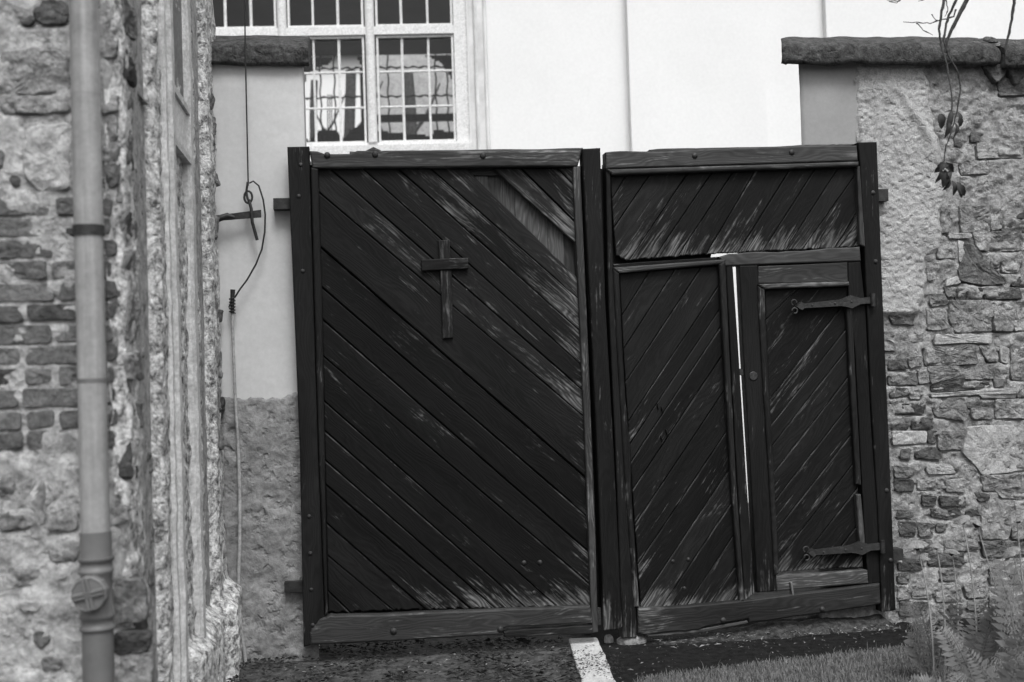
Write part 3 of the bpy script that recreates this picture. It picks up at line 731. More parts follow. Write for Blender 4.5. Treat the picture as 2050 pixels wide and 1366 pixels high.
for tone, h, pts in [
    ('p', .04, [(520, 60), (1150, 70), (1160, 150), (900, 145), (520, 160)]), ('s', .022, [(395, 210), (975, 175), (1000, 385), (420, 405)]),
    ('s', .02, [(1025, 190), (1235, 195), (1235, 350), (1120, 360)]), ('p', .03, [(1265, 190), (1360, 225), (1340, 380), (1275, 360)]), ('s', .022, [(1390, 195), (1620, 195), (1620, 580), (1405, 560)]),
    ('s', .026, [(440, 430), (1165, 400), (1175, 555), (880, 560), (800, 520), (475, 610)]), ('d', .012, [(490, 645), (800, 545), (1130, 595), (1145, 650), (900, 685), (495, 705)]),
    ('p', .035, [(475, 745), (940, 705), (1450, 680), (1450, 715), (940, 738), (480, 760)]), ('d', .02, [(0, 315), (185, 335), (200, 445), (0, 455)]), ('s', .028, [(215, 320), (380, 300), (390, 410), (240, 430)]),
    ('d', .022, [(0, 490), (290, 505), (320, 620), (0, 620)]), ('s', .025, [(330, 470), (430, 480), (450, 600), (345, 610)]), ('d', .02, [(10, 672), (210, 672), (218, 742), (20, 768)]), ('s', .02, [(235, 690), (340, 690), (340, 785), (242, 785)]),
    ('d', .02, [(150, 850), (390, 850), (390, 960), (85, 968)]), ('s', .028, [(450, 785), (845, 785), (875, 900), (865, 1035), (545, 985)]), ('d', .012, [(880, 830), (1180, 830), (1185, 885), (890, 885)]), ('s', .022, [(930, 905), (1185, 905), (1185, 1010), (955, 1010)]),  # the low dark piece here stands in for a shaded hole
    ('s', .024, [(1215, 805), (1600, 795), (1600, 1005), (1228, 1005)]), ('d', .016, [(50, 1065), (220, 1085), (210, 1138), (40, 1138)]), ('d', .02, [(262, 1010), (488, 1002), (488, 1128), (262, 1128)]),
    ('p', .022, [(42, 1165), (425, 1165), (425, 1285), (42, 1305)]), ('d', .016, [(445, 1165), (548, 1165), (540, 1285), (452, 1285)]), ('s', .022, [(570, 1165), (850, 1158), (830, 1360), (572, 1366)]),
    ('p', .034, [(890, 1115), (1400, 1095), (1600, 1300), (1600, 1590), (1075, 1650), (830, 1395)]), ('p', .03, [(1010, 735), (1440, 725), (1440, 768), (1060, 775)]), ('s', .02, [(1465, 700), (1600, 690), (1600, 770), (1470, 775)]),
    ('s', .022, [(1180, 440), (1330, 450), (1330, 640), (1220, 650)])]:
    ST.append((tone, h, Z((1780, 660), k, pts)))
for tone, h, pts in [
    ('d', .02, [(142, 122), (238, 104), (238, 236), (132, 220)]), ('d', .024, [(312, 152), (440, 95), (568, 112), (588, 218), (302, 210)]), ('d', .02, [(65, 455), (278, 472), (278, 588), (72, 578)]), ('s', .016, [(335, 452), (528, 442), (538, 568), (335, 568)]),
    ('s', .03, [(1055, 425), (1495, 395), (1495, 528), (1085, 585)]), ('d', .014, [(385, 642), (538, 652), (528, 748), (392, 748)]), ('d', .022, [(585, 655), (875, 662), (868, 756), (585, 748)]), ('d', .016, [(985, 612), (1128, 632), (1118, 690), (1032, 698)]),
    ('d', .018, [(112, 805), (268, 805), (278, 888), (95, 888)]), ('d', .018, [(475, 795), (795, 795), (828, 858), (650, 905), (485, 868)]), ('d', .022, [(105, 945), (288, 945), (288, 1098), (132, 1098)]), ('d', .026, [(312, 945), (478, 962), (488, 1098), (352, 1098)]), ('d', .014, [(562, 955), (638, 962), (638, 1038), (552, 1048)]),
    ('s', .026, [(1055, 755), (1250, 705), (1400, 900), (1350, 1125), (1055, 1125)]), ('d', .02, [(335, 1145), (478, 1152), (478, 1268), (335, 1268)]), ('s', .02, [(1205, 565), (1620, 552), (1620, 678), (1285, 660)]), ('s', .018, [(640, 470), (860, 460), (860, 590), (660, 590)]),
    ('s', .02, [(60, 300), (260, 330), (250, 430), (70, 430)]), ('p', .02, [(420, 280), (700, 300), (760, 380), (450, 390)]), ('s', .02, [(1420, 700), (1620, 690), (1620, 900), (1480, 880)]), ('s', .02, [(1400, 930), (1620, 910), (1620, 1120), (1400, 1125)]),
    ('d', .022, [(1050, 1165), (1620, 1165), (1620, 1330), (1080, 1330)]), ('s', .02, [(620, 1150), (1000, 1160), (1010, 1260), (640, 1260)])]:
    ST.append((tone, h, Z((1780, 880), k, pts)))
k = 3.539
for tone, h, pts in [('d', .024, [(1125, 455), (1370, 445), (1378, 530), (1135, 538)]), ('s', .02, [(1205, 570), (1320, 565), (1328, 640), (1212, 648)]), ('s', .024, [(1375, 665), (1540, 655), (1528, 758), (1402, 765)]), ('d', .02, [(915, 592), (990, 592), (980, 658), (915, 658)]),
    ('d', .02, [(920, 490), (1090, 500), (1085, 570), (920, 570)]), ('s', .026, [(1400, 785), (1550, 785), (1510, 860), (1410, 850)]), ('d', .02, [(1275, 825), (1368, 815), (1368, 885), (1285, 885)]), ('s', .02, [(1015, 690), (1160, 690), (1150, 770), (1020, 770)]), ('s', .02, [(1180, 690), (1350, 680), (1345, 790), (1190, 790)]),
    ('s', .02, [(1560, 560), (1830, 540), (1830, 660), (1570, 670)]), ('s', .024, [(1560, 700), (1830, 690), (1830, 830), (1570, 840)]), ('s', .02, [(920, 690), (1000, 690), (995, 780), (915, 780)]), ('d', .02, [(930, 800), (1120, 800), (1110, 880), (930, 890)])]:
    ST.append((tone, h, Z((1540, 980), k, pts)))
k = 3.416
for tone, h, pts in [('d', .016, [(1385, 895), (1445, 920), (1430, 968), (1382, 968)]), ('d', .016, [(975, 1095), (1110, 1150), (1090, 1165), (985, 1125)]), ('s', .008, [(1300, 1080), (1480, 1090), (1500, 1180), (1320, 1190)]),
    ('p', .010, [(1420, 985), (1742, 960), (1742, 1070), (1430, 1080)]), ('s', .006, [(1560, 540), (1790, 540), (1790, 640), (1580, 650)]), ('d', .012, [(1270, 945), (1340, 960), (1320, 1000), (1270, 990)])]:
    ST.append((tone, h, Z((1540, 0), k, pts)))
occ = []
for i, (tone, h, p) in enumerate(ST):
    occ.append(bbox(p))
    rock('stone' if tone != 'd' else 'brick', p, PIER, -0.008, h * 0.5, {'d': M_STONED, 's': M_STONE, 'p': M_STONEL}[tone], GWALL, 100 + i, 0.011 if tone != 'p' else 0.006, 0.006)
rs = random.Random(5)
field('mortar', PIER, rq + .01, ru + 1.75, -0.04, wtop, 0.008, mortar_w, M_MORTAR, GWALL)
field('mortar', PIER, ru + 1.75, U_END, -0.04, wtop, 0.03, mortar_w, M_MORTAR, GWALL)
def mk_right(p, r):
    t = r.random(); rock('stone', p, PIER, -0.010, r.uniform(.008, .020), M_STONED if t < .25 else M_STONE, GWALL, r.randrange(9999), 0.012, 0.007)
a = PIER.at(2050, 700)[0]
occ2 = occ + [(ru, rq, -1, 9), (ru, PIER.at(1890, 300)[0], peb[-2][1] - .03, wtop)]
up_ = PIER.at(1950, 400)[1]
fill(PIER, (ru + .02, a + .1, 0.0, up_), occ2, [((.16, .26, .07, .12), 60), ((.09, .16, .05, .09), 260), ((.05, .09, .03, .06), 420)], 110, mk_right, rs)
fill(PIER, (a + .06, U_END, 0.0, wtop - .05), occ2, [((.2, .36, .09, .16), 160), ((.1, .18, .06, .1), 300)], 90, mk_right, rs)
# small corbels of broken stone hanging under the coping
for px, py, s in ((1990, 145, 24), (2030, 150, 18)):
    rock('stone', pxpoly([(px - s, py - 12), (px + s, py - 14), (px + s * .6, py + 10), (px, py + 22), (px - s * .5, py + 6)], PIER), PIER, 0.005, .03, M_STONED, GWALL, px, 0.008, 0.008)
zc0 = PIER.at(1800, 127, .09)[1]; zc1 = PIER.at(1800, 86, .09)[1]
coping('coping_stone', PIER, PIER.at(1566, 100, .09)[0], PIER.at(2006, 100, .09)[0], zc0, zc1, 0.09, -THK - .03, 0.12, 61, GWALL, amp=0.013, splay=SPL)
coping('coping_stone', PIER, PIER.at(2012, 100, .09)[0], U_END + .1, zc0 - .02, zc1 - .01, 0.10, -THK - .03, 0.12, 67, GWALL, amp=0.013)
for px, py, s in ((1728, 76, 12), (1860, 82, 20), (1905, 84, 24), (1955, 82, 30), (1990, 78, 22), (2030, 80, 26), (1985, 70, 18)):
    u, v = PIER.at(px, py, 0.0); ss = s / 380
    mb = MB(); n = 14
    for i in range(7):
        for j in range(n):
            a_ = 2 * math.pi * j / n; b_ = math.pi * i / 12; rr = ss * math.cos(b_ - .0) * (1 + .3 * float(fbm(math.cos(a_) * 3 + px, math.sin(a_) * 3 + i * .7, px, 2)))
            mb.v.append(PIER.P(u + rr * math.cos(a_), v - .03 + ss * .45 * math.sin(b_) * (1 + .5 * float(fbm(a_ * 2, i, px + 1, 2))) + rr * math.sin(a_) * .35 * -1, -.02 + rr * math.sin(a_) * .9))
    for i in range(6):
        for j in range(n): q = i * n + j; q2 = i * n + (j + 1) % n; mb.f.append((q, q2, q2 + n, q + n))
    mb.f.append(tuple(6 * n + j for j in range(n)))
    mb.build('moss_clump', M_MOSS, GWALL, True)

# ================================================================== LEFT HOUSE
HOUSE = thing('old_house', HF.P(0, 0), 'corner of a decayed house with bare brick and peeling plaster', 'house')
HT = 5.2; HL = 2.4
MB().box(HF, -HL, -.03, -0.05, HT, -S_LEN - .0, -0.06).build('wall_core', M_MORTL, HOUSE)
HPOLY = []; vb1 = HF.at(60, 393)[1]; vb0 = HF.at(60, 905)[1]
def hf_w(U, V):
    calm = np.clip(np.minimum(V - vb0, vb1 - V) / .06, 0, 1)             # flatter where the brick courses are
    W_ = (0.013 - .008 * calm) * fbm(U * 4, V * 5, 71, 3) + (0.012 - .006 * calm) * fbm(U * 20, V * 24, 72, 4) - 0.004 - np.clip((U + .03) / .03, 0, 1) * 0.05
    return crevices(W_, U, V, HPOLY, 73, .009)
field('mortar', HF, -HL, -1.25, -0.04, HT, 0.05, hf_w, M_MORTL, HOUSE)
field('mortar', HF, -1.25, 0.0, 3.3, HT, 0.05, hf_w, M_MORTL, HOUSE)
npx = 11.6
ncourse = int(round((vb1 - vb0) / ((905 - 393) / npx * (vb1 - vb0) / 512))); pitch = (vb1 - vb0) / ncourse
rs = random.Random(12); hocc = []
for cidx in range(ncourse):
    v0 = vb1 - (cidx + 1) * pitch; u = 0.0 - rs.uniform(0.0, .02); first = True
    while u > -1.3:
        L = rs.choice((0.185, 0.185, 0.095, 0.175)) if not first else (0.09 if cidx % 2 else 0.18); first = False
        u0 = u - L; j = lambda s: rs.uniform(-s, s)
        p = [(u0 + .008 + j(.004), v0 + .008 + j(.004)), (u - .008 + j(.004), v0 + .008 + j(.004)), (u - .008 + j(.004), v0 + pitch - .007 + j(.004)), (u0 + .008 + j(.004), v0 + pitch - .007 + j(.004))]
        if rs.random() > .05:
            HPOLY.append(p); rock('brick', p, HF, -.012, rs.uniform(.009, .014), M_BRICKL if rs.random() > .12 else M_STONED, HOUSE, rs.randrange(9999), .0035, .005, grow=.001)
        u = u0
def mk_left(p, r):
    t = r.random(); rock('stone', p, HF, -.012, (HPOLY.append(p), r.uniform(.008, .015))[1], M_STONED if t < .10 else (M_STONE if t < .6 else M_STONEL), HOUSE, r.randrange(9999), .008, .012)
# prominent stones
for i, (t, h, pts) in enumerate([('p', .035, [(55, 260), (138, 250), (140, 380), (80, 385), (50, 340)]), ('s', .03, [(0, 110), (60, 95), (130, 110), (136, 180), (0, 185)]), ('d', .03, [(72, 0), (136, 0), (136, 45), (85, 45), (70, 30)]),
    ('d', .035, [(40, 28), (62, 28), (64, 46), (40, 46)]), ('s', .03, [(0, 195), (30, 190), (30, 222), (0, 225)]), ('s', .03, [(35, 195), (138, 192), (138, 222), (35, 222)]), ('d', .022, [(15, 352), (42, 352), (40, 372), (20, 370)]), ('s', .02, [(95, 80), (138, 78), (138, 105), (97, 105)]),
    ('s', .03, [(95, 940), (152, 930), (152, 1060), (100, 1062), (90, 1000)]), ('s', .03, [(0, 1000), (85, 945), (88, 1050), (0, 1060)]), ('s', .03, [(0, 955), (28, 955), (26, 990), (0, 992)]), ('s', .02, [(95, 1085), (152, 1085), (152, 1120), (100, 1120)]),
    ('s', .02, [(15, 1140), (85, 1140), (85, 1172), (20, 1172)]), ('d', .04, [(70, 1268), (94, 1268), (94, 1290), (72, 1292)]), ('p', .035, [(40, 1205), (82, 1208), (80, 1222), (42, 1225)]), ('s', .02, [(84, 1318), (122, 1315), (120, 1340), (86, 1345)]),
    ('s', .03, [(215, 1018), (252, 1015), (252, 1050), (216, 1050)]), ('s', .03, [(222, 1165), (282, 1165), (290, 1245), (228, 1250)]), ('d', .03, [(230, 1270), (298, 1268), (298, 1305), (232, 1308)]), ('s', .03, [(232, 1315), (300, 1310), (300, 1380), (234, 1380)]),
    ('s', .03, [(205, 190), (232, 185), (232, 225), (205, 228)]), ('s', .02, [(203, 80), (230, 78), (230, 110), (203, 112)]), ('s', .03, [(203, 230), (232, 230), (232, 280), (204, 282)]), ('s', .03, [(204, 290), (234, 288), (234, 320), (204, 322)]), ('s', .03, [(204, 328), (234, 326), (234, 372), (204, 376)])]):
    p = pxpoly(pts, HF); hocc.append(bbox(p)); HPOLY.append(p); rock('stone', p, HF, -.012, h * .42, {'d': M_STONED, 's': M_STONE, 'p': M_STONEL}[t], HOUSE, 300 + i, .009, .012)
fill(HF, (-1.2, 0.0, vb1 + .01, 3.2), hocc, [((.16, .34, .10, .18), 60), ((.06, .14, .04, .09), 60)], 34, mk_left, rs)
fill(HF, (-1.2, 0.0, 0.0, vb0 - .01), hocc, [((.16, .3, .10, .18), 40), ((.06, .14, .04, .09), 60)], 30, mk_left, rs)
field('mortar', HF, -1.25, 0.0, -0.04, 3.3, 0.012, hf_w, M_MORTL, HOUSE)
# the side wall: strips of plaster, broken-out brick and a moulded door case, seen at a glancing angle
def sw(px, py=700): return S.at(px, py)[0]
strip = [(470, .0, 0), (441, .0, 0), (424, .012, 0), (421, -.055, 1), (413, -.06, 1), (409, -.02, 1), (390, -.022, 1), (387, .0, 0), (333, .004, 0), (318, .014, 0), (315, -.045, 1), (279, -.05, 1), (274, .006, 0), (250, .012, 0), (243, -.01, 0), (238, -.03, 0)]
su_ = np.array([sw(a) for a, _, _ in strip]); sw_ = np.array([b for _, b, _ in strip])
def side_w(U, V):
    un = U + 0.035 * fbm(U * 2, V * 2.6, 81, 3) + 0.012 * fbm(U * 9, V * 9, 82, 2)
    base = np.interp(un, su_, sw_)
    foot = 0.075 * np.clip((0.42 + 0.08 * fbm(U * 3, 0 * V, 85, 2) - V) / 0.06, 0, 1) * np.clip((S_LEN * .62 - U) / .1, 0, 1)
    return base + 0.013 * fbm(U * 5, V * 4, 83, 3) + 0.012 * fbm(U * 26, V * 22, 84, 4) + foot - np.clip((U - S_LEN + .04) / .04, 0, 1) * .03
field('peeling_plaster', S, -0.12, S_LEN, -0.04, 3.3, 0.011, side_w, M_PEEL, HOUSE)
field('peeling_plaster', S, -0.12, S_LEN, 3.3, HT, 0.05, side_w, M_PEEL, HOUSE)
rs = random.Random(33); SP = S
def mk_side(p, r): rock('brick', p, S, -.068, r.uniform(.014, .032), M_STONED if r.random() < .15 else M_STONE, HOUSE, r.randrange(9999), .014, .014)
for a, b in ((316, 277), (411, 389)):
    u0, u1 = sorted((sw(a), sw(b))); v = 0.05
    while v < 3.2:
        h = rs.uniform(.05, .11); n = 1 if u1 - u0 < .26 else rs.choice((1, 2, 2)); e = u0
        for q in range(n):
            L = (u1 - u0) / n * rs.uniform(.8, 1.05)
            if rs.random() > .25: mk_side([(e + .01, v), (e + L - .01, v + rs.uniform(-.01, .01)), (e + L - .01, v + h - .012), (e + .01, v + h - .012 + rs.uniform(-.01, .01))], rs)
            e += L
        v += h
# patches of stone still bedded in the plaster
mk2 = lambda p, r: rock('stone', p, S, -.012, r.uniform(.018, .035), M_STONED if r.random() < .08 else M_STONE, HOUSE, r.randrange(9999), .012, .010)
socc = [(sw(390), sw(330), -1, 9)]
fill(S, (0.0, sw(425), 0.5, 3.0), socc, [((.06, .16, .05, .14), 90)], 14, mk2, rs)
fill(S, (sw(274), S_LEN - .02, 0.0, 3.0), socc, [((.10, .22, .06, .12), 120)], 22, mk2, rs)
# moulded case: two upright fillets with panels between
f0, f1 = sw(342), sw(377)
def fillet(px0, px1, ww, name='moulding'):
    a, b = sorted((sw(px0), sw(px1))); mb = MB(); nz = 60
    pr_ = [(a, -.02), (a, ww * .6), (a + (b - a) * .2, ww), (a + (b - a) * .8, ww), (b, ww * .6), (b, -.02)]
    for i in range(nz + 1):
        z = 0.1 + (3.4 - 0.1) * i / nz
        for uu, q in pr_: mb.v.append(S.P(uu + .004 * float(fbm(z * 7, uu, 5, 2)), z, q + (.004 * float(fbm(z * 12, uu * 5, 6, 2)) if q > 0 else 0)))
    for i in range(nz):
        for j in range(5): q = i * 6 + j; mb.f.append((q, q + 1, q + 7, q + 6))
    mb.build(name, M_MOULD, HOUSE, False)
fillet(346, 338, .034); fillet(384, 375, .034); fillet(336, 332, .022)
zt, zb = S.at(352, 212)[1], S.at(352, 296)[1]
MB().box(S, min(f0, f1) + .0, max(f0, f1), zb, zt, -.02, .020).build('plaster_panel', M_PANEL, HOUSE)
MB().box(S, min(f0, f1) + .0, max(f0, f1), zt + .03, 3.4, -.02, .010).build('sunk_panel', masonry('grey_panel', .16, .22, 4, .004, 0, False, 40), HOUSE)
MB().box(S, min(f0, f1), max(f0, f1), zt + .001, zt + .029, -.02, .032).build('moulding', M_MOULD, HOUSE)
MB().box(S, min(f0, f1), max(f0, f1), zb - .03, zb - .001, -.02, .032).build('moulding', M_MOULD, HOUSE)

# ------------------------------------------------------------------ rain pipe on the house front
PW = 0.105
pw = lambda px, py: HF.at(px, py, PW)
def pc(y):                                     # pipe axis in the photograph
    return 168.5 + (196 - 168.5) * y / 1366
ptop = HF.P(*pw(pc(0), 0), PW); pbot = HF.P(*pw(pc(1366), 1366), PW)
pu_ = (HF.at(pc(500), 500, PW)[0])
DP = thing('rain_pipe', HF.P(pu_, 0, PW), 'grey rain pipe with a dark lower socket on the brick house front', 'pipe')
def pz(y): return pw(pc(y), y)[1]
def pipe(name, y0, y1, r0, mat, prof=None):
    z0, z1 = (pz(y1) if y1 is not None else -.02), (pz(y0) if y0 is not None else HT)
    b = HF.P(pu_, z0, PW); MB().lathe(b, (0, 0, 1), prof(z1 - z0) if prof else [(r0, 0), (r0, z1 - z0)], 28).build(name, mat, DP, True)
pdep = (HF.P(pu_, 1.4, PW) - CAM).dot(_fw); rp_ = 28.5 / F * pdep
pipe('upper_pipe', None, 455, rp_, M_ZINC); pipe('middle_pipe', 456, 1066, rp_ * .985, M_ZINC)
pipe('pipe_joint', 184, 191, rp_ * 1.012, M_ZINC)
pipe('pipe_clamp', 452, 472, rp_ * 1.09, M_IRON)
pipe('pipe_joint', 758, 766, rp_ * 1.015, M_CAST)  # darker metal paints in the shadow at the pipe's step
pipe('socket', 1064, 1120, rp_ * 1.06, M_CAST)
pipe('inspection_piece', 1116, 1262, rp_ * 1.05, M_CAST, lambda L: [(rp_ * 1.05, 0), (rp_ * 1.22, .004), (rp_ * 1.22, L * .06), (rp_ * 1.08, L * .08), (rp_ * 1.08, L * .16), (rp_ * 1.2, L * .18), (rp_ * 1.2, L * .22), (rp_ * 1.08, L * .25), (rp_ * 1.08, L * .78), (rp_ * 1.18, L * .80), (rp_ * 1.18, L * .84), (rp_ * 1.1, L * .86), (rp_ * 1.1, L * .95), (rp_ * 1.22, L * .96), (rp_ * 1.22, L)])
pipe('lower_pipe', 1260, None, rp_ * 1.07, M_CAST)
# arm of the clamp reaching back to the wall
cb = HF.P(pu_ - .07, pz(462), PW); MB().box(HF, pu_ - rp_ * 1.5, pu_ - rp_ * .9, pz(468), pz(457), -.01, PW + .01).build('clamp_arm', M_IRON, DP)
# round inspection cap with a cross
cc = HF.at(181, 1189, PW + rp_ + .02); capc = HF.P(pu_ - rp_ * .08, cc[1], PW + rp_ * 1.08)
cr = 36 / F * pdep
ax = (GN * 1.0 - GU * 0.12).normalized()
CAPO = MB().lathe(capc, ax, [(cr * .98, 0), (cr, .02), (cr * .97, .030), (cr * .9, .034), (cr * .86, .031), (.002, .031)], 12).build('inspection_cap', M_CAST, DP)
c1 = Vector((0, 0, 1)).cross(ax).normalized(); c2 = ax.cross(c1)
for a_ in (R(12), R(102)):
    d = c1 * math.cos(a_) + c2 * math.sin(a_); e = ax.cross(d)
    for sgn in (-1, 1):
        mb = MB(); q = capc + ax * .030 + e * sgn * cr * .10
        mb.add([q - d * cr * .86 - e * .005, q + d * cr * .86 - e * .005, q + d * cr * .86 + e * .005, q - d * cr * .86 + e * .005] + [x + ax * .010 for x in (q - d * cr * .84 - e * .003, q + d * cr * .84 - e * .003, q + d * cr * .84 + e * .003, q - d * cr * .84 + e * .003)],
               [(4, 5, 6, 7), (0, 1, 5, 4), (1, 2, 6, 5), (2, 3, 7, 6), (3, 0, 4, 7)]); mb.build('cap_rib', M_CAST, CAPO)

# ------------------------------------------------------------------ wire, bracket and cable by the pier
WWp = 0.06
def pp(px, py, ww=WWp): u, v = PIER.at(px, py, ww); return PIER.P(u, v, ww)
BR = thing('wall_bracket', pp(436, 437), 'dark iron bracket sticking out of the house corner', 'bracket')
a, b = PIER.at(425, 438, WWp), PIER.at(523, 428, WWp)
hh = .020
v = [PIER.P(a[0], a[1] - hh * .7, WWp - .004), PIER.P(b[0], b[1] - hh, WWp - .004), PIER.P(b[0], b[1] + hh, WWp - .004), PIER.P(a[0], a[1] + hh * .7, WWp - .004)]
v += [q + GN * .008 for q in v]
MB().add(v, [(3, 2, 1, 0), (4, 5, 6, 7), (0, 1, 5, 4), (1, 2, 6, 5), (2, 3, 7, 6), (3, 0, 4, 7)]).build('arm', M_IRON, BR)
MB().tube([pp(432, 440, .07), pp(456, 432, .075), pp(470, 436, .07)], [.018, .016, .008], 8).build('fixing', M_IRON, BR, True)
HW = thing('hanging_wire', pp(497, 380, .07), 'thin dark wire hanging straight down to the iron bracket', 'wire')
MB().tube([pp(488, -150, .07), pp(491, 100, .07), pp(497, 372, .07)], .0042, 6).build('wire', M_IRON, HW, True)
MB().tube([pp(497 + 8 * math.cos(t), 395 + 12 * math.sin(t), .07) for t in np.linspace(0, 2 * math.pi, 15)], .006, 6).build('eye', M_IRON, HW, True)
MB().tube([pp(496, 365, .075), pp(493, 385, .075), pp(496, 400, .075)], .007, 6).build('splice', M_IRON, HW, True)
MB().tube([pp(498, 400, .075), pp(503, 418, .078), pp(505, 445, .075), pp(515, 481, .072)], .0085, 8).build('pin', M_IRON, HW, True)
MB().tube([pp(x, y, .06) for x, y in ((499, 367), (507, 363), (518, 372), (527, 400), (531, 430), (530, 465), (524, 500), (512, 530), (495, 560), (480, 580), (470, 596))], .0046, 6).build('tail_wire', M_IRON, HW, True)
EC = thing('earth_cable', pp(492, 1335, .05), 'pale cable running from the wire down the pier to the ground', 'cable')
pts = [(466, 625), (465, 650), (468, 720), (471, 800), (475, 860), (478, 920), (480, 1000), (480, 1080), (478, 1150), (479, 1220), (484, 1270), (490, 1310), (494, 1345)]
MB().tube([pp(x, y, .05) for x, y in pts], [.0075] * 5 + [.0095] * 8, 8).build('cable', M_CABLE, EC, True)
MB().tube([pp(466, 580, .055), pp(465, 600, .055), pp(465, 628, .052)], [.013, .011, .009], 8).build('terminal', M_IRON, EC, True)
MB().tube([pp(465 + 6 * math.cos(t * 5), 596 + t * 5, .056 + .012 * math.sin(t * 5)) for t in np.linspace(0, 6.3, 50)], .0032, 5).build('binding_wire', M_IRON, EC, True)
MB().tube([pp(470, 600, .055), pp(462, 606, .06), pp(458, 616, .06)], .0035, 5).build('binding_wire', M_IRON, EC, True)

# ================================================================== LEFT GATE LEAF
LG = thing('gate_leaf', G.P(*[G.at(615, 1290)[0], 0]), 'tall dark gate leaf of slanting boards with a wooden cross', 'gate')
HW_ = 0.030                                       # how far the frame stands proud of the boards
def fp(pts, w=HW_): return pxpoly(pts, G, w)
VERT = (0.03, 1)
board('hinge_stile', fp([(575, 294), (619, 293), (628, 600), (637, 900), (650, 1232), (655, 1282), (608, 1296), (600, 900), (588, 600)]), -.05, HW_, W_FRAME, LG, VERT, .006, wear=-.1, end_wear=.4, flip_end=True)
board('inner_batten', fp([(622, 335), (637, 338), (645, 600), (650, 900), (656, 1226), (651, 1232), (638, 900), (629, 600)], .045), -.03, .045, W_FRAME, LG, VERT, .008, wear=.05, end_wear=.8, flip_end=True)
top = wavy((619, 302), (1166, 300), 34, 3.0, 3)
top = [(x, y + (6 if 640 < x < 700 else 0) - (8 if 742 < x < 762 else 0)) for x, y in top]
board('top_rail', fp(top + [(1157, 333), (626, 337)], .038), -.05, .038, W_PALE, LG, (1, 0), .009, wear=.22, end_wear=.3)
# a split sliver lying along the back of the top rail
board('top_rail_splinter', fp(wavy((700, 303), (1168, 296), 26, 2.5, 9) + [(1160, 312), (1000, 307), (860, 308), (700, 309)], 0.0), -.06, .0, W_PALE, LG, (1, 0), .006, wear=.3)
bot = wavy((1187, 1266), (640, 1291), 40, 4.0, 5)
board('bottom_rail', fp([(622, 1292), (620, 1268), (640, 1240), (662, 1232)] + wavy((670, 1233), (1182, 1213), 30, 3.0, 6) + [(1186, 1240)] + wavy((1186, 1248), (1016, 1256), 14, 2.5, 4) + [(1000, 1262)] + wavy((1010, 1272), (640, 1291), 24, 2.5, 5), .042), -.05, .042, W_PALE, LG, (1, .02), .009, wear=.10, end_wear=.5)
board('split_lower_rail', fp([(1008, 1266)] + wavy((1020, 1262), (1186, 1252), 12, 2.0, 8) + [(1187, 1268)] + wavy((1185, 1269), (1010, 1276), 12, 2, 2), .036), -.05, .036, W_FRAME, LG, (1, .02), .006, wear=.15)
board('meeting_stile', fp([(1147, 334), (1162, 332), (1178, 700), (1190, 1000), (1198, 1266), (1185, 1268), (1176, 1000), (1163, 700)], .032), -.05, .032, W_PALE, LG, VERT, .006, wear=.24, end_wear=.2)
board('cover_board', fp([(1165, 298), (1202, 296), (1212, 600), (1229, 900), (1246, 1255), (1240, 1261), (1210, 1263), (1195, 900), (1181, 600)], .062), -.02, .062, W_FRAME, LG, VERT, .007, wear=.02, end_wear=.9, flip_end=True)
panel = [(636, 338), (1151, 336), (1162, 600), (1172, 900), (1184, 1216), (940, 1219), (657, 1228), (650, 900), (643, 600)]
seams = [((1116, 337), (1150, 372)), ((1043, 337), (1152, 445)), ((985, 337), (1155, 491)), ((935, 337), (1156, 556)), ((861, 337), (1157, 597)), ((795, 337), (1159, 661)), ((724, 337), (1161, 728)), ((659, 337), (1164, 779)),
         ((640, 387), (1166, 832)), ((640, 493), (1170, 954)), ((641, 573), (1174, 1033)), ((643, 638), (1178, 1105)), ((645, 712), (1180, 1170)), ((647, 802), (1112, 1212)), ((648, 862), (1051, 1216)), ((650, 921), (990, 1217)), ((651, 970), (941, 1219)), ((653, 1048), (853, 1222)), ((655, 1112), (788, 1224)), ((656, 1183), (700, 1226))]
SL = []
for p, q in seams:
    a, b = Vector(G.at(*p)), Vector(G.at(*q)); d = (b - a).normalized(); n_ = Vector((d.y, -d.x))
    if n_.x + n_.y < 0: n_ = -n_                    # points to the upper right
    SL.append((n_, n_.dot(a), d))
pan = pxpoly(panel); gap = .0022
wears = {0: .16, 1: .02, 2: .32, 4: .16, 5: .30, 6: .06, 7: .10, 8: .22, 9: -.04, 10: .02}
for i in range(len(SL) + 1):
    if i == 3: continue                            # the missing board
    p = pan
    gap = rnd.uniform(.0008, .0034)
    if i > 0: n_, c_, d = SL[i - 1]; p = clip(p, n_.x, n_.y, c_ - gap)
    if i < len(SL): n_, c_, d2 = SL[i]; p = clip(p, -n_.x, -n_.y, -(c_ + gap)); d = d2
    if len(p) < 3: continue
    # ragged lower ends
    q = []; vb = G.at(900, 1221)[1]
    for k_ in range(len(p)):
        a, b = p[k_], p[(k_ + 1) % len(p)]; q.append(a)
        if a[1] < vb + .03 and b[1] < vb + .03 and abs(a[0] - b[0]) > .05:
            m_ = int(abs(a[0] - b[0]) / .012)
            for t in range(1, m_): q.append((a[0] + (b[0] - a[0]) * t / m_, a[1] + (b[1] - a[1]) * t / m_ + rnd.uniform(-.004, .010)))
    ws = rnd.uniform(-.006, .005) + (0.004 if i == 9 else 0) - (0.004 if i == 10 else 0)
    board('plank', q, -.028, ws, W_DARK, LG, d, .0065, wear=wears.get(i, rnd.uniform(-.10, .02)), end_wear={12: .7, 13: 1.0, 14: 1.0, 15: 1.0, 16: 1.0, 17: .8}.get(i, .25 if i > 17 else (.9 if i < 7 else (.95 if i == 8 else .45))), end_cut=('v', vb) if i >= 13 else ('u', max(a[0] for a in q), 1))
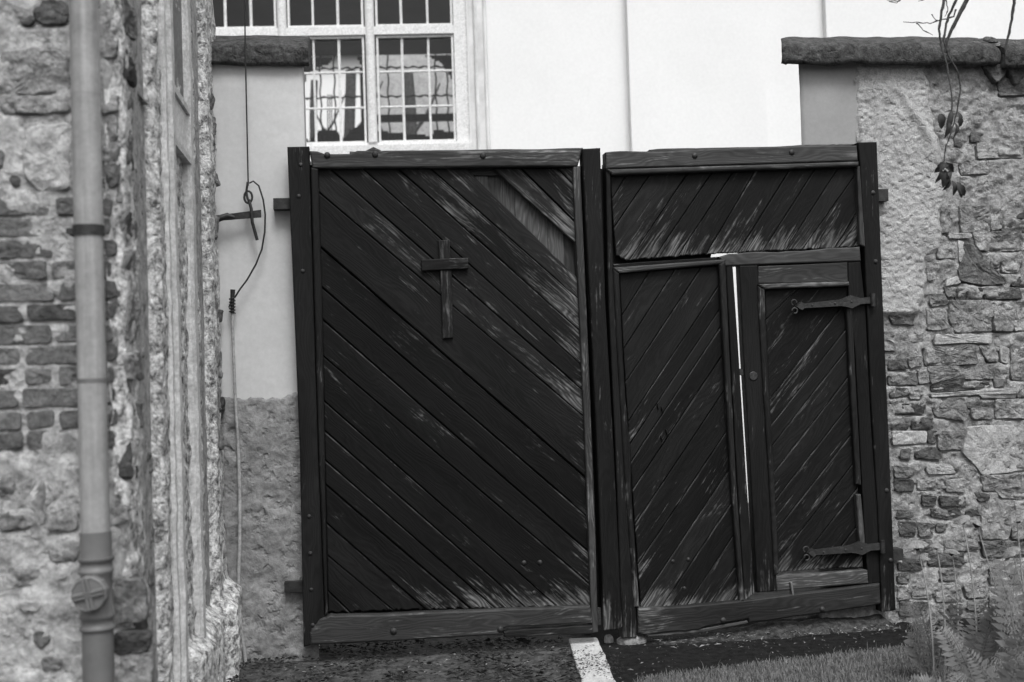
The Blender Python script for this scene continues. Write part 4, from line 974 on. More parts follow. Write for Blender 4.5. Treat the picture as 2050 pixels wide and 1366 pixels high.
# upright boards behind, seen in the gap
for k_, (x0, x1) in enumerate(((925, 976), (977, 1026), (1027, 1060), (1061, 1090), (1091, 1122), (1123, 1160))):
    board('back_board', pxpoly([(x0 - 3 * (k_ % 2), 332), (x1 + 3 * (k_ % 2), 332), (x1 + 12 + 3 * (k_ % 2), 620), (x0 + 12 - 3 * (k_ % 2), 620)], G, -.045), -.052 - .009 * (k_ % 2), -.045 - .009 * (k_ % 2), W_BACK, LG, VERT, .003, wear=.1)
board('back_rail', pxpoly([(640, 338), (1150, 336), (1150, 352), (640, 352)], G, -.03), -.044, -.03, W_PALE, LG, (1, 0), .004)
# added dark boards that stop light leaking through the joints
board('light_stop_board', pxpoly([(598, 600), (1205, 600), (1212, 1216), (612, 1228)], G, -.072), -.085, -.072, W_DARK, LG, VERT, .003)
board('light_stop_board', pxpoly([(592, 330), (923, 330), (937, 640), (598, 640)], G, -.06), -.070, -.060, W_DARK, LG, VERT, .003)
board('light_stop_board', pxpoly([(1163, 330), (1200, 330), (1205, 621), (1174, 621)], G, -.06), -.075, -.063, W_DARK, LG, VERT, .003)
# cross: upright under the arm
CR = board('cross', fp([(877, 482), (900, 480), (905, 560), (907, 677), (886, 678), (882, 560)], .022), .0, .024, W_FRAME, LG, VERT, .004, wear=.12, end_wear=.0)
board('cross_arm', fp([(843, 520), (937, 516), (938, 538), (844, 543)], .032), .012, .034, W_FRAME, CR, (1, .02), .004, wear=.16)
for x, y in ((655, 311), (751, 309), (967, 312)): bolt(x, y, .038, LG, .021)
for x, y in ((788, 1264), (1002, 1260)): bolt(x, y, .043, LG, .022)
for x, y in ((598, 393), (606, 543), (619, 1034), (621, 1108), (623, 1181), (626, 1252), (602, 330)): bolt(x, y, HW_, LG, .014)
for x, y in ((1049, 1127), (1081, 1126), (1069, 1187)): bolt(x, y, 0.0, LG, .016)
for x0, y0 in ((548, 398), (570, 1163)):
    a = PIER.at(x0, y0 + 22, .05); b = PIER.at(x0 + 36, y0, .05)
    MB().box(PIER, a[0], b[0] + .03, a[1], b[1], -.05, .075).build('hinge_pin', M_IRON, LG)

# ================================================================== RIGHT GATE LEAF
RG = thing('gate_leaf', G.P(G.at(1775, 1240)[0], 0), 'dark gate leaf with a small wicket door and strap hinges', 'gate')
board('meeting_stile', fp([(1212, 305), (1221, 304), (1228, 540), (1262, 900), (1275, 1277), (1246, 1278), (1232, 900), (1218, 600)], .030), -.05, .030, W_FRAME, RG, VERT, .006, wear=.0, end_wear=.8, flip_end=True)
board('top_rail', fp([(1213, 338)] + wavy((1213, 305), (1716, 291), 36, 4.0, 13) + [(1718, 322)], .034), -.05, .034, W_PALE, RG, (1, .03), .008, wear=.12, end_wear=.3)
board('top_rail_splinter', fp(wavy((1300, 300), (1712, 288), 26, 3.0, 19) + [(1690, 302), (1500, 306), (1310, 312)], 0.0), -.06, 0.0, W_PALE, RG, (1, .03), .006, wear=.35)
board('moulding', fp([(1215, 339), (1720, 323), (1720, 333), (1226, 350)], .045), -.02, .045, W_PALE, RG, (1, .03), .010, wear=.25)
board('moulding', fp([(1716, 333), (1722, 333), (1733, 495), (1722, 490)], .036), -.02, .036, W_PALE, RG, VERT, .006, wear=.2)
HS = board('hinge_stile', fp([(1718, 285), (1756, 284), (1768, 600), (1781, 900), (1794, 1222), (1766, 1226), (1757, 1010), (1744, 800), (1731, 500), (1722, 330)], .032), -.05, .032, W_FRAME, RG, VERT, .006, wear=-.06, end_wear=.7, flip_end=True)
up_panel = [(1222, 352), (1720, 334), (1726, 494), (1600, 500), (1450, 507), (1256, 521), (1234, 512), (1229, 455)]
SC1 = [((x0 - 0) / 2.969 + 1150, y0 / 2.969 + 240, x1 / 2.969 + 1150, y1 / 2.969 + 240) for x0, y0, x1, y1 in
       [(300, 345, 213, 490), (440, 340, 237, 640), (655, 345, 330, 830), (800, 340, 470, 830), (930, 330, 610, 820), (1062, 330, 790, 790), (1260, 330, 975, 785), (1420, 310, 1128, 770), (1560, 300, 1260, 765), (1668, 330, 1360, 765), (1685, 545, 1555, 750), (1692, 705, 1650, 760)]]
def slanted(panel_px, lines, parent, mat, wear_fn, w=0.0, name='plank', jagv=None, bev=.005, gap=.0014):
    pan = pxpoly(panel_px, G, w); L = []; pmin = min(a[1] for a in pan)
    for x0, y0, x1, y1 in lines:
        a, b = Vector(G.at(x0, y0, w)), Vector(G.at(x1, y1, w)); d = (b - a).normalized(); n_ = Vector((d.y, -d.x))
        if n_.x - n_.y < 0: n_ = -n_                # points to the lower right
        L.append((n_, n_.dot(a), d))
    for i in range(len(L) + 1):
        p = pan
        if i > 0: n_, c_, d = L[i - 1]; p = clip(p, -n_.x, -n_.y, -(c_ + gap))
        if i < len(L): n_, c_, d = L[i]; p = clip(p, n_.x, n_.y, c_ - gap)
        if len(p) < 3: continue
        vb = min(a[1] for a in p) + .03; q = []
        for k_ in range(len(p)):
            a, b = p[k_], p[(k_ + 1) % len(p)]; q.append(a)
            if a[1] < vb and b[1] < vb and abs(a[0] - b[0]) > .04:
                m_ = int(abs(a[0] - b[0]) / .012)
                for t in range(1, m_): q.append((a[0] + (b[0] - a[0]) * t / m_, a[1] + (b[1] - a[1]) * t / m_ + rnd.uniform(-.003, .006)))
        we, ee = wear_fn(i)
        board(name, q, w - .026, w + rnd.uniform(-.003, .003), mat, parent, d, bev, wear=we, end_wear=ee if sum(a[1] < pmin + .06 for a in q) >= 2 else ee * .35, end_cut=('v', min(a[1] for a in q)) if sum(a[1] < pmin + .06 for a in q) >= 2 else ('u', min(a[0] for a in q), -1))
slanted(up_panel, SC1, RG, W_DARK, lambda i: (rnd.uniform(-.02, .12), .9))
board('light_stop_board', pxpoly([(1206, 330), (1740, 320), (1742, 500), (1482, 512), (1478, 506), (1425, 508), (1422, 520), (1260, 540), (1208, 540)], G, -.06), -.075, -.062, W_DARK, RG, VERT, .003)  # added boards behind the right leaf, block light through its gaps
board('light_stop_board', pxpoly([(1208, 530), (1262, 527), (1360, 519), (1458, 513), (1462, 700), (1494, 1195), (1230, 1225)], G, -.06), -.075, -.063, W_DARK, RG, VERT, .003)
board('light_stop_board', pxpoly([(1483, 500), (1735, 490), (1735, 560), (1486, 560)], G, -.06), -.070, -.061, W_DARK, RG, (1, 0), .002)
board('light_stop_board', pxpoly([(1196, 338), (1216, 338), (1236, 900), (1250, 1240), (1216, 1240), (1204, 600)], G, -.055), -.061, -.055, W_DARK, RG, VERT, .002)
# middle rail, moulding of the fixed panel
board('middle_rail', fp([(1440, 514)] + wavy((1460, 508), (1722, 494), 16, 3, 23) + [(1724, 523), (1590, 527), (1450, 533)], .026), -.05, .026, W_PALE, RG, (1, .03), .007, wear=.12)
board('middle_rail', fp([(1228, 529), (1300, 523), (1446, 514), (1450, 534), (1226, 548)], -.012), -.05, -.012, W_FRAME, RG, (1, .03), .006, wear=.0)
board('moulding', fp([(1227, 536), (1452, 519), (1452, 528), (1240, 547)], .034), -.02, .034, W_PALE, RG, (1, .06), .008, wear=.15)
board('moulding', fp([(1227, 537), (1240, 548), (1247, 700), (1262, 950), (1281, 1216), (1270, 1216), (1250, 950), (1235, 700)], .040), -.02, .040, W_FRAME, RG, VERT, .009, wear=.12, end_wear=.5, flip_end=True)
board('moulding', fp([(1440, 530), (1453, 520), (1461, 700), (1474, 950), (1491, 1203), (1482, 1205), (1463, 950), (1449, 700)], .040), -.02, .040, W_FRAME, RG, VERT, .009, wear=.05, end_wear=1.0, flip_end=True)
board('slot_stile', fp([(1453, 524), (1467, 531), (1478.5, 700), (1494, 950), (1511, 1188), (1491, 1203), (1475, 950), (1462, 700)], .020), -.05, .020, W_FRAME, RG, VERT, .005, wear=.06, end_wear=1.0, flip_end=True)
fx = [(1240, 547), (1446, 532), (1455, 700), (1468, 950), (1484, 1206), (1380, 1212), (1283, 1219), (1264, 950), (1248, 700)]
lines = []
y = 566
for y in (560, 606, 641, 697, 767, 848, 925, 992, 1058, 1120, 1178): lines.append((1446 + (y - 540) * .062, y, 1446 + (y - 540) * .062 - 190, y + 285))
lines = [(1300, 545, 1240, 640), (1352, 540, 1244, 705), (1404, 536, 1246, 775)] + lines
slanted(fx, lines, RG, W_DARK, lambda i: (rnd.uniform(-.06, .08), 1.0 if i > 6 else .6))
# bottom rail
board('bottom_rail', fp([(1277, 1219), (1380, 1213), (1490, 1202), (1762, 1168), (1764, 1208)] + wavy((1762, 1210), (1500, 1248), 20, 3, 33) + [(1498, 1240), (1412, 1256)] + wavy((1400, 1262), (1290, 1271), 8, 3, 35) + [(1278, 1268)], .038), -.05, .038, W_PALE, RG, (1, .08), .009, wear=.02, end_wear=.6, flip_end=True)
board('split_lower_rail', fp([(1290, 1270), (1410, 1258), (1496, 1242), (1499, 1248), (1410, 1266), (1300, 1276)], .03), -.05, .03, W_PALE, RG, (1, .08), .005, wear=.3)
for x, y in ((1391, 312), (1585, 305)): bolt(x, y, .034, RG, .020)
for x, y in ((1748, 386), (1753, 524), (1775, 982), (1783, 1122)): bolt(x, y, .032, RG, .016)
for x, y in ((1448, 1242), (1646, 1220)): bolt(x, y, .038, RG, .019)
for x, y in ((1347, 1124), (1378, 1120), (1370, 1178)): bolt(x, y, 0.0, RG, .014)
for x0, y0 in ((1750, 380), (1780, 1098)):
    a = PIER.at(x0, y0 + 24, .05); b = PIER.at(x0 + 24, y0, .05)
    MB().box(PIER, a[0], b[0], a[1], b[1], -.05, .075).build('hinge_pin', M_IRON, RG)
# a pair of curled splinters on the fixed panel
for x, y in ((1332, 860), (1322, 872), (1314, 808), (1323, 815)):
    u, v = G.at(x, y); board('splinter', [(u, v), (u + .006, v), (u + .012, v - .035), (u + .009, v - .036)], .0, .012, W_FRAME, RG, VERT, .002)
# wicket door: frame mesh with boards, mouldings, hinges and lock under it
dw = .024
WD = board('wicket_door', fp([(1480, 532), (1517, 531), (1531, 700), (1545, 950), (1556, 1184), (1516, 1187), (1503, 950), (1488, 700)], dw), -.04, dw, W_FRAME, RG, VERT, .006, wear=-.05, end_wear=.5, flip_end=True)
board('top_rail', fp([(1518, 533), (1600, 530), (1697, 525), (1698, 566), (1518, 568)], dw - .002), -.04, dw - .002, W_PALE, WD, (1, .03), .005, wear=.22)
board('moulding', fp([(1518, 569), (1600, 566), (1701, 564), (1701, 572), (1640, 575), (1600, 576), (1532, 579)], .042), -.02, .042, W_PALE, WD, (1, .03), .008, wear=.3)
board('right_stile', fp([(1698, 526), (1723, 524), (1733, 620), (1744, 850), (1757, 1020), (1762, 1166), (1738, 1170), (1730, 1050), (1712, 700), (1699, 600)], dw - .004), -.04, dw - .004, W_FRAME, WD, VERT, .004, wear=-.08, end_wear=.3, flip_end=True)
board('moulding', fp([(1517, 572), (1531, 580), (1540, 760), (1551, 960), (1560, 1150), (1551, 1152), (1540, 960), (1527, 760)], .040), -.02, .040, W_FRAME, WD, VERT, .009, wear=.1, end_wear=.6, flip_end=True)
board('moulding', fp([(1695, 615), (1707, 613), (1714, 760), (1724, 950), (1725, 972), (1714, 970), (1702, 760)], .032), -.02, .032, W_FRAME, WD, VERT, .007, wear=.15)
board('moulding', fp([(1714, 990), (1724, 990), (1733, 1088), (1722, 1090)], .034), -.02, .034, W_PALE, WD, VERT, .006, wear=.25)
board('bottom_rail', fp([(1553, 1158)] + wavy((1580, 1152), (1728, 1140), 14, 3, 43) + [(1737, 1142), (1739, 1168), (1640, 1176), (1556, 1184)], .024), -.04, .024, W_PALE, WD, (1, .06), .006, wear=.3)
board('splinter', fp([(1580, 1166), (1586, 1165), (1591, 1200), (1588, 1199)], .03), .0, .036, W_PALE, WD, VERT, .003, wear=.4)
wp = [(1531, 579), (1698, 574), (1703, 700), (1716, 950), (1728, 1136), (1640, 1140), (1558, 1147), (1546, 950), (1538, 760)]
lines = [(1600, 575, 1534, 640)]
for y in (598, 650, 690, 745, 800, 860, 920, 975, 1045, 1100): lines.append((1697 + (y - 575) * .053, y, 1697 + (y - 575) * .053 - 175, y + 225))
slanted(wp, lines, WD, W_DARK, lambda i: (rnd.uniform(-.05, .10), .9 if i > 5 else .4))
def strap(parent, x0, y0, x1, y1, wbase):
    """a tapering strap hinge: spade near the knuckle, forked curls at the tip"""
    a, b = Vector(G.at(x0, y0, wbase)), Vector(G.at(x1, y1, wbase)); d = (b - a).normalized(); n_ = Vector((-d.y, d.x)); L = (b - a).length
    prof = [(0, .0), (.03, .012), (.07, .022), (.10, .012), (.16, .013), (.45, .017), (.58, .018), (.64, .024), (.72, .036), (.79, .024), (.84, .016), (.98, .018), (1.0, .018)]
    up = [a + d * (L * t) + n_ * h for t, h in prof]; dn = [a + d * (L * t) - n_ * h for t, h in prof]
    n = len(prof); v = [G.P(p.x, p.y, wbase + .008) for p in up + dn] + [G.P(p.x, p.y, wbase - .03) for p in up + dn]
    f = [(i, i + 1, n + i + 1, n + i)[::-1] for i in range(n - 1)] + [(i, i + 1, 2 * n + i + 1, 2 * n + i) for i in range(n - 1)] + [(n + i + 1, n + i, 3 * n + i, 3 * n + i + 1) for i in range(n - 1)]
    h = mesh('strap_hinge', v, f, M_IRON, parent)
    for s in (-1, 1):
        c = a + d * (-.012) + n_ * s * .022; pts = [G.P(c.x + .015 * math.cos(t), c.y + .015 * math.sin(t), wbase + .003) for t in np.linspace(0 if s > 0 else math.pi, (4.2 if s > 0 else -2.0), 12)]
        MB().tube(pts, .005, 6).build('curl', M_IRON, h, True)
    MB().tube([G.P(b.x, b.y - .035, wbase + .01), G.P(b.x, b.y + .035, wbase + .01)], .014, 8).build('knuckle', M_IRON, h, True)
    for t in (.2, .5, .72):
        q = a + d * L * t; dome('rivet', q.x, q.y, wbase + .008, .007, M_IRON, h)
strap(WD, 1594, 614, 1746, 601, .042); strap(WD, 1618, 1108, 1765, 1094, .042)
u, v = G.at(1508, 753, dw); ES = MB().lathe(G.P(u, v, dw), GN, [(.024, -.002), (.024, .004), (.021, .006), (.002, .006)], 16).build('keyhole_plate', M_IRON, WD)
MB().box(G, u - .003, u + .003, v - .014, v + .008, dw + .003, dw + .0075).build('keyhole', W_BACK, ES)
a = G.at(1480, 752, 0); b = G.at(1494, 738, 0); MB().box(G, a[0], b[0], a[1], b[1], -.03, .006).build('lock_bolt', M_IRON, WD)

# added debris heap, its dark colour standing for shade under the right leaf
mb = MB(); u0, u1 = G.at(1290, 1250)[0], G.at(1800, 1240)[0]; n1, n2 = 110, 16
for i in range(n1 + 1):
    u = u0 + (u1 - u0) * i / n1; hh = (.012 + .058 * min(1, max(0, (i / n1 - .15) / .5))) * (1 + .35 * float(fbm(u * 6, 0, 61, 3))) * min(1, (n1 - i) / 6, i / 6)
    for j in range(n2 + 1):
        t = j / n2 * 2 - 1; mb.v.append(G.P(u, -.012 + hh * math.cos(t * 1.57) + .008 * float(fbm(u * 30, t * 4, 62, 3)) * (abs(t) < .9), -.06 + t * .15))
for i in range(n1):
    for j in range(n2): a = i * (n2 + 1) + j; mb.f.append((a, a + 1, a + n2 + 2, a + n2 + 1))
o = mb.build('gap_shade_heap', masonry('shade_dark_earth', .015, .07, 30, .02, 0, True, 80, strength=1.0), None, True); tag(o, 'crumbled earth added along the foot of the right leaf, coloured dark for the shaded gap', 'earth', kind='stuff')
# ================================================================== LOOSE THINGS ON THE GROUND
rs = random.Random(91)
for px, py, s, tone, lab in ((1640, 1236, 26, M_STONE, 'flat stone lump under the wicket door'), (1690, 1240, 22, M_STONEL, 'pale broken stone under the right end of the gate'), (1745, 1236, 14, M_STONEL, 'small pale stone beside the right gate post'),
                             (1262, 1285, 30, M_STONE, 'thin stone slab below the meeting of the leaves'), (560, 1308, 22, M_COBBLE, 'flat dark stone under the left gate post'), (520, 1318, 20, M_STONED, 'dark lump of stone at the foot of the pier'), (1218, 1284, 9, M_STONEL, 'small white pebble by the pale edging strip')):
    c = gpx(px, py, .0); ss = s / 380; n = 12; mb = MB()
    for i in range(4):
        z = (-.02, .010, .024, .030)[i] * (1 + ss * 2); sc_ = (1.0, 1.02, .85, .4)[i]
        for j in range(n):
            a_ = 2 * math.pi * j / n; q = 1 + .28 * float(fbm(math.cos(a_) * 2 + px, math.sin(a_) * 2, px, 2))
            mb.v.append(Vector((c.x + ss * sc_ * q * math.cos(a_), c.y + ss * .55 * sc_ * q * math.sin(a_), c.z + z + .006 * rs.uniform(-1, 1) * (i > 0))))
    for i in range(3):
        for j in range(n): q = i * n + j; q2 = i * n + (j + 1) % n; mb.f.append((q, q2, q2 + n, q + n))
    mb.f.append(tuple(3 * n + j for j in range(n)))
    o = mb.build('loose_stone', tone, None, True); tag(o, lab, 'stone', 'loose stones along the gate')
def scatter(name, n, mat, size, zone, label, cat, asp=(1.2, 3.0), curl=.5, seed=1, dens=None):
    r = random.Random(seed); v = []; f = []
    for _ in range(n):
        for _t in range(20):
            x = r.uniform(zone[0], zone[1]); y = r.uniform(zone[2], zone[3])
            if dens is None or r.random() < dens(x, y): break
        else: continue
        s = r.uniform(*size); a = r.uniform(0, 6.28); q = r.uniform(*asp); d = Vector((math.cos(a), math.sin(a), r.uniform(-.3, .3))) * s * q / 2; e = Vector((-math.sin(a), math.cos(a), r.uniform(-.4, .4))) * s / 2
        z = 0.012 + r.uniform(0, .006) + s * .2; c = Vector((x, y, z)); k_ = len(v); up = Vector((0, 0, s * curl * r.random()))
        v += [c - d, c + e * .8 + up, c + d, c - e * .8 + up, c - up * .2]; f += [(k_, k_ + 4, k_ + 1), (k_ + 1, k_ + 4, k_ + 2), (k_ + 2, k_ + 4, k_ + 3), (k_ + 3, k_ + 4, k_)]
    o = mesh(name, v, f, mat, None, False); return tag(o, label, cat, kind='stuff')
foot = lambda x, y: .25 + .75 * math.exp(-abs(y - (6.35 + x * .13)) * 5)
scatter('leaf_litter', 5200, M_LITD, (.006, .02), (-1.6, .55, 4.6, 6.55), 'dark crumbled leaves and moss bits on the paving', 'litter', seed=2, dens=lambda x, y: 0 if x > edge_x(y, EL) - .01 else .25 + .75 * float(vnoise(x * 7, y * 5, 4) > .5))
scatter('pale_debris', 420, M_LITP, (.004, .014), (-1.6, .6, 4.6, 6.5), 'pale specks and chips scattered on the paving', 'litter', seed=3)
scatter('edge_litter', 420, M_LITD, (.004, .011), (edge_x(6.0, EL) - .03, edge_x(5.4, ER) + .05, 5.2, 6.35), 'dark bits lying on the pale edging strip', 'litter', seed=4, curl=.3, dens=lambda x, y: math.exp(-((y - 5.95) * 5) ** 2) + .05)
scatter('gate_foot_debris', 300, M_LITP, (.004, .014), (.55, 2.35, 6.1, 6.62), 'pale straw and chips along the foot of the right leaf', 'litter', asp=(1.0, 4), seed=5, dens=lambda x, y: math.exp(-abs(y - (6.33 + (x - .5) * .13)) * 14) * (.4 + x * .3))
scatter('asphalt_grit', 500, M_LITP, (.003, .008), (.5, 2.8, 4.9, 6.4), 'sparse pale grit on the dark asphalt', 'litter', seed=6)

# ================================================================== GRASS AND PLANTS
ge = [gpx(1285, 1366), gpx(1500, 1338), gpx(1760, 1308), gpx(2080, 1268)]
def grass_edge(X):
    xs = [p.x for p in ge]; ys = [p.y for p in ge]
    return np.interp(X, xs, ys, left=ys[0] - .5)
sheet('grass_bank', ge[0].x - .1, 4.0, 2.6, 6.6, 0.05, 0.018, M_GROUND, 'low earth bank under the grass on the right', 'bank', keep=lambda X, Y: (Y < grass_edge(X) - .02) & (X > ge[0].x + (ge[0].y - Y) * -.12))
r = random.Random(17); v = []; f = []
for _ in range(150000):
    x = r.uniform(ge[0].x - .15, 3.2); y = r.uniform(3.6, 6.2); e = float(np.interp(x, [p.x for p in ge], [p.y for p in ge])) + .06 * (r.random() - .3)
    if y > e or x < ge[0].x + (ge[0].y - y) * -.12 + r.uniform(-.05, .05): continue
    h = r.uniform(.010, .024) * (1 + 1.4 * (r.random() < .02)); a = r.uniform(0, 6.28); wd = r.uniform(.001, .002); ln = r.uniform(.2, .9) * h; b = Vector((x, y, .012)); d = Vector((math.cos(a), math.sin(a), 0)); s_ = Vector((-d.y, d.x, 0)) * wd; k_ = len(v)
    v += [b - s_, b + s_, b + d * ln * .4 + Vector((0, 0, h * .7)) + s_ * .7, b + d * ln * .4 + Vector((0, 0, h * .7)) - s_ * .7, b + d * ln + Vector((0, 0, h))]; f += [(k_, k_ + 1, k_ + 2, k_ + 3), (k_ + 3, k_ + 2, k_ + 4)]
o = mesh('grass', v, f, M_GRASS, None, False); tag(o, 'short soft grass along the lower right edge', 'grass', kind='stuff')

def ppos(px, py, Y):
    """point on the sight line at depth Y"""
    d = _fw * F + RIGHT * (px - 1025) + UP * (683 - py); return CAM + d * (Y / d.y)
def umbel(px, py, bx, by, Y, size, lab, tilt=0.2, fin=1, bend=20):
    top_ = ppos(px, py, Y); base = ppos(bx, by, Y); base.z = 0.01
    t = thing('umbel_flower', base, lab, 'flower', 'umbel flowers before the garden wall')
    mid = (top_ + base) / 2 + Vector((bend / 500, 0, .05)); pts = []
    for q in np.linspace(0, 1, 14): pts.append(base * (1 - q) ** 2 + mid * 2 * q * (1 - q) + top_ * q * q)
    MB().tube(pts, [.0045 * (1 - .5 * q / 13) for q in range(14)], 6).build('stem', M_STEM, t, True)
    rr = random.Random(px); R_ = size * 1.1 / F * Y / 2; mb = MB(); ax_ = Vector((tilt, -.1, 1)).normalized(); e1 = ax_.orthogonal().normalized(); e2 = ax_.cross(e1); rays = MB()
    nr, na = 6, 18                                  # domed head, hollow below
    for i_ in range(nr + 1):
        for j_ in range(na):
            q = i_ / nr; a = 6.283 * j_ / na; wob = 1 + .10 * math.sin(a * 5 + px) + rr.uniform(-.05, .05)
            mb.v.append(top_ + (e1 * math.cos(a) + e2 * math.sin(a)) * R_ * q * wob + ax_ * (R_ * .42 * (1 - q ** 2.2) + rr.uniform(-.03, .03) * R_))
    for i_ in range(nr):
        for j_ in range(na): a = i_ * na + j_; b = i_ * na + (j_ + 1) % na; mb.f.append((a, a + na, b + na, b))
    for k_ in range(170):
        q = math.sqrt(rr.random()); a = rr.uniform(0, 6.28); c = top_ + (e1 * math.cos(a) + e2 * math.sin(a)) * R_ * q + ax_ * (R_ * .42 * (1 - q ** 2.2))
        s_ = R_ * .06 * rr.uniform(.7, 1.4); mb.lathe(c - ax_ * s_, ax_, [(s_ * .5, 0), (s_, s_ * .8), (s_ * .5, s_ * 1.6)], 5)
    for k_ in range(16):
        a = k_ / 16 * 6.28; c = top_ + (e1 * math.cos(a) + e2 * math.sin(a)) * R_ * .75; rays.tube([top_ - ax_ * R_ * .5, c + ax_ * R_ * .12], .0022, 4)
    mb.build('flower_head', M_FLOWER, t); rays.build('flower_rays', M_LEAFD, t)
    return t
umbel(1835, 1092, 1868, 1330, 5.3, 40, 'umbel flower on the leftmost stalk, right beside the gate post', -.1)
umbel(1874, 1094, 1888, 1330, 5.3, 24, 'small umbel flower just right of the leftmost stalk', 0)
umbel(1956, 1050, 2055, 1300, 5.2, 28, 'dark-bottomed umbel flower on a stalk leaning right', .5, bend=-10)
umbel(2035, 1036, 2070, 1280, 5.1, 46, 'large umbel flower highest at the right edge', -.5, bend=-5)
umbel(1926, 1042, 1955, 1330, 5.4, 32, 'blurred umbel flower leaning before the big wall stone', -.5)
umbel(2025, 1106, 2075, 1310, 5.1, 34, 'umbel flower below the largest one by the right edge', -.6)
umbel(1905, 1106, 1912, 1330, 5.4, 26, 'pale umbel flower half behind the small one', .1)
def frond(base, tip, sag, width, npin, mat, parent, name='frond', seed=1, twice=True):
    rr = random.Random(seed); base = Vector(base); tip = Vector(tip); mid = (base + tip) / 2 + Vector((0, 0, sag)); mb = MB(); P = lambda q: base * (1 - q) ** 2 + mid * 2 * q * (1 - q) + tip * q * q
    mb.tube([P(q) for q in np.linspace(0, 1, 10)], [.003 * (1 - .7 * i / 9) for i in range(10)], 4)
    for k_ in range(npin):
        q = .18 + .8 * k_ / npin; p = P(q); t = (P(min(1, q + .02)) - P(q - .02)).normalized(); sd = t.cross(Vector((rr.uniform(-.2, .2), -.75, .65))).normalized(); L = width * math.sin(math.pi * min(1, (.12 + q * .86))) ** .7 * rr.uniform(.85, 1.1)
        for s in (-1, 1):
            d = (sd * s + t * .45 + Vector((0, 0, rr.uniform(-.25, .1)))).normalized(); w_ = L * .17; nn = Vector((d.z, 0.2, -d.x)); nn = d.cross(t).normalized(); e = d.cross(nn).normalized() * w_
            if not twice: mb.add([p, p + d * L * .5 + e, p + d * L, p + d * L * .5 - e], [(0, 1, 2, 3)])
            else:
                for j in range(4):
                    c = p + d * L * (.15 + .24 * j); l2 = L * .30 * (1 - .2 * j)
                    for s2 in (-1, 1):
                        d2 = (e.normalized() * s2 + d * .6).normalized(); e2 = d2.cross(nn).normalized() * l2 * .17; mb.add([c, c + d2 * l2 * .5 + e2, c + d2 * l2, c + d2 * l2 * .5 - e2], [(0, 1, 2, 3)])
                mb.add([p + e * .12, p + d * L, p - e * .12], [(0, 1, 2)])
    return mb.build(name, mat, parent)
def clump(px, py, Y, n, hgt, spread, mat, lab, seed, name='feathery_plant', group='feathery plants in the lower right', lean=0):
    b = ppos(px, py, Y); b.z = .0; t = thing(name, b, lab, 'plant', group); r_ = random.Random(seed)
    for k_ in range(n):
        a = r_.uniform(0, 6.28); h = hgt * r_.uniform(.55, 1.05); s = spread * r_.uniform(.4, 1.0)
        frond(b + Vector((r_.uniform(-.05, .05), r_.uniform(-.05, .05), 0)), b + Vector((math.cos(a) * s + lean, math.sin(a) * s * .8, h)), h * .25, .06 * r_.uniform(.8, 1.3), 13, mat if r_.random() < .45 else M_LEAFM, t, seed=seed * 50 + k_, twice=r_.random() < .5)
    return t
clump(1868, 1350, 5.35, 11, .40, .17, M_LEAF, 'feathery plant at the foot of the right gate post', 3)
clump(1955, 1350, 5.2, 11, .44, .20, M_LEAF, 'feathery fern-like plant between the gate post and the right edge', 4)
clump(2050, 1350, 5.0, 14, .62, .20, M_LEAF, 'tall bushy feathery plant at the right edge', 5)
clump(2000, 1390, 4.75, 8, .30, .22, M_LEAF, 'low ferny plant nearest the camera in the lower right corner', 6)
clump(1900, 1390, 4.9, 9, .22, .18, M_LEAF, 'low ferny plant at the bottom edge in the grass', 7)

# ------------------------------------------------------------------ hanging branch
BY = 5.2
bs = ppos(1900, -260, BY)
HB = thing('hanging_branch', bs, 'thin bare branch hanging before the garden wall with shrivelled leaves', 'branch')
def twig(pts, r0, r1, par=HB, name='twig'):
    P = [ppos(x, y, BY + dz) for x, y, dz in pts]; Q = []
    for i in range(len(P) - 1):
        for t in np.linspace(0, 1, 4, endpoint=(i == len(P) - 2)): Q.append(P[i].lerp(P[i + 1], t) + Vector((rnd.uniform(-1, 1), 0, rnd.uniform(-1, 1))) * .0018)
    r0 *= .75; r1 *= .75; n = len(Q); return MB().tube(Q, [r0 + (r1 - r0) * i / (n - 1) + (.0012 if i % 5 == 0 else 0) for i in range(n)], 6).build(name, M_BARK, par, True)
twig([(1990, -260, 0), (1960, -120, 0), (1935, 0, 0), (1920, 30, 0), (1905, 60, 0), (1895, 85, 0), (1892, 105, 0)], .016, .007)
twig([(1940, -200, 0), (1895, -60, 0), (1890, 0, 0), (1884, 30, 0), (1880, 60, 0), (1884, 90, 0), (1896, 130, -.02), (1905, 190, -.03), (1906, 225, -.03)], .010, .003)
twig([(1950, -150, 0), (1915, 0, 0), (1900, 30, 0), (1893, 55, 0), (1889, 80, 0), (1898, 110, 0), (1918, 145, 0), (1923, 180, 0), (1916, 225, -.02), (1902, 270, -.02), (1892, 300, -.02), (1889, 325, -.02)], .008, .0028)
twig([(1913, 20, 0), (1910, 34, 0), (1885, 40, 0), (1862, 47, 0), (1835, 45, 0), (1808, 45, 0)], .0045, .002)
twig([(1835, 46, 0), (1848, 60, 0), (1868, 70, 0)], .003, .0015)
twig([(1865, 28, 0), (1872, 40, 0), (1880, 42, 0)], .0028, .0015)
twig([(1850, -90, 0), (1810, -10, 0), (1795, 6, 0), (1780, 4, 0)], .004, .0018)
twig([(1810, -10, 0), (1800, 4, 0), (1775, 0, 0)], .003, .0015)
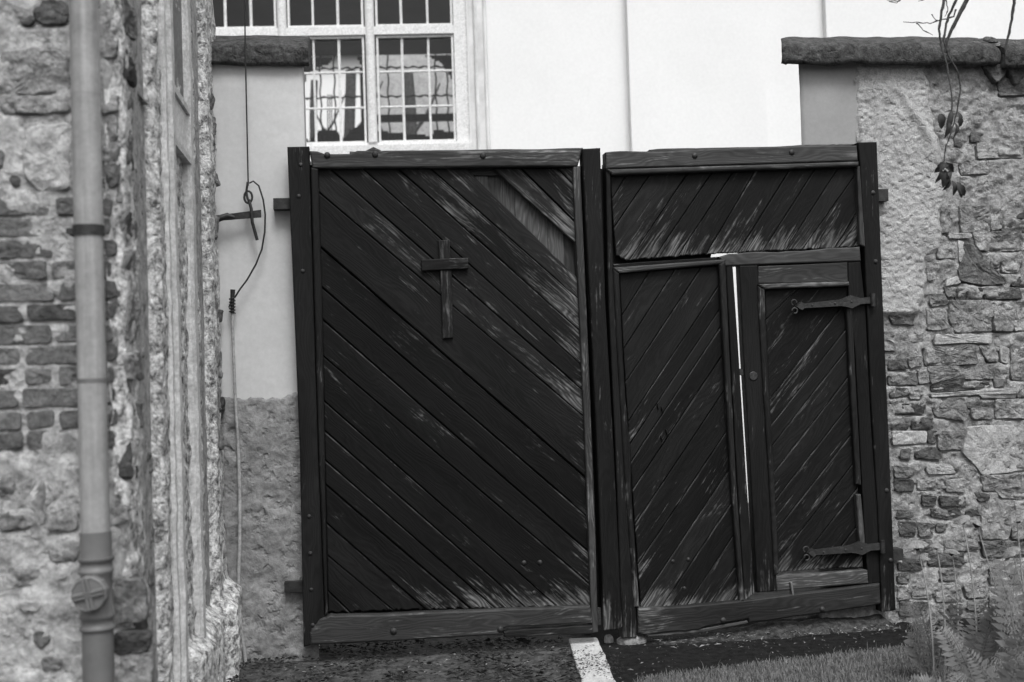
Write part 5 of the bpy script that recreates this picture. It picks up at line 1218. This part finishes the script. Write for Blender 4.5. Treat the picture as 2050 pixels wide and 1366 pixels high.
twig([(1868, -60, 0), (1850, 0, 0), (1838, 2, 0)], .003, .0015)
twig([(1894, 0, 0), (1898, 20, 0), (1892, 33, 0)], .003, .0018)
twig([(1990, -260, 0), (2050, -180, 0), (2040, -60, 0), (2031, 0, 0), (2027, 30, 0), (2020, 65, 0), (2013, 100, 0)], .012, .006)
twig([(2040, -260, 0), (1990, -260, 0), (1930, -250, 0), (1850, -90, 0)], .022, .006)
twig([(1900, 100, 0), (1903, 125, 0), (1885, 135, 0)], .003, .0015)
def leaf(px, py, ln, ang, wd, dz=0.0, seed=0):
    c = ppos(px, py, BY + dz); L = ln * 1.25 / F * BY; W2 = wd * 1.25 / F * BY; r_ = random.Random(px * 7 + py); d = (RIGHT * math.sin(ang) - UP * math.cos(ang)); e = (RIGHT * math.cos(ang) + UP * math.sin(ang)) * math.cos(r_.uniform(-.6, .6)) + _fw * math.sin(r_.uniform(-.8, .8)); nn = d.cross(e).normalized(); v = []; f = []
    n = 6
    for i in range(n + 1):
        t = i / n; w_ = W2 * math.sin(math.pi * (t * .9 + .06)) * (1 + .2 * r_.uniform(-1, 1)); p = c + d * L * t + nn * L * .12 * math.sin(t * 4 + seed)
        v += [p - e * w_ + nn * w_ * .8, p, p + e * w_ + nn * w_ * .8]
    for i in range(n): k_ = i * 3; f += [(k_, k_ + 1, k_ + 4, k_ + 3), (k_ + 1, k_ + 2, k_ + 5, k_ + 4)]
    mesh('leaf', v, f, M_DRY, HB, True)
for a in ((1882, 228, 24, .1, 7), (1905, 222, 36, -.2, 5), (1898, 240, 30, -.15, 5), (1918, 225, 24, .1, 5), (1910, 245, 26, 0, 4), (1922, 236, 14, .1, 4), (1886, 325, 20, -.6, 6), (1893, 326, 20, .7, 7), (1880, 335, 26, -.2, 6), (1892, 340, 28, .15, 5), (1905, 342, 30, -.5, 6), (1905, 362, 24, .15, 5), (1916, 365, 26, .3, 6), (1900, 355, 24, -.4, 4), (1922, 372, 18, .4, 5), (1898, 330, 18, -1.0, 6)): leaf(*a)
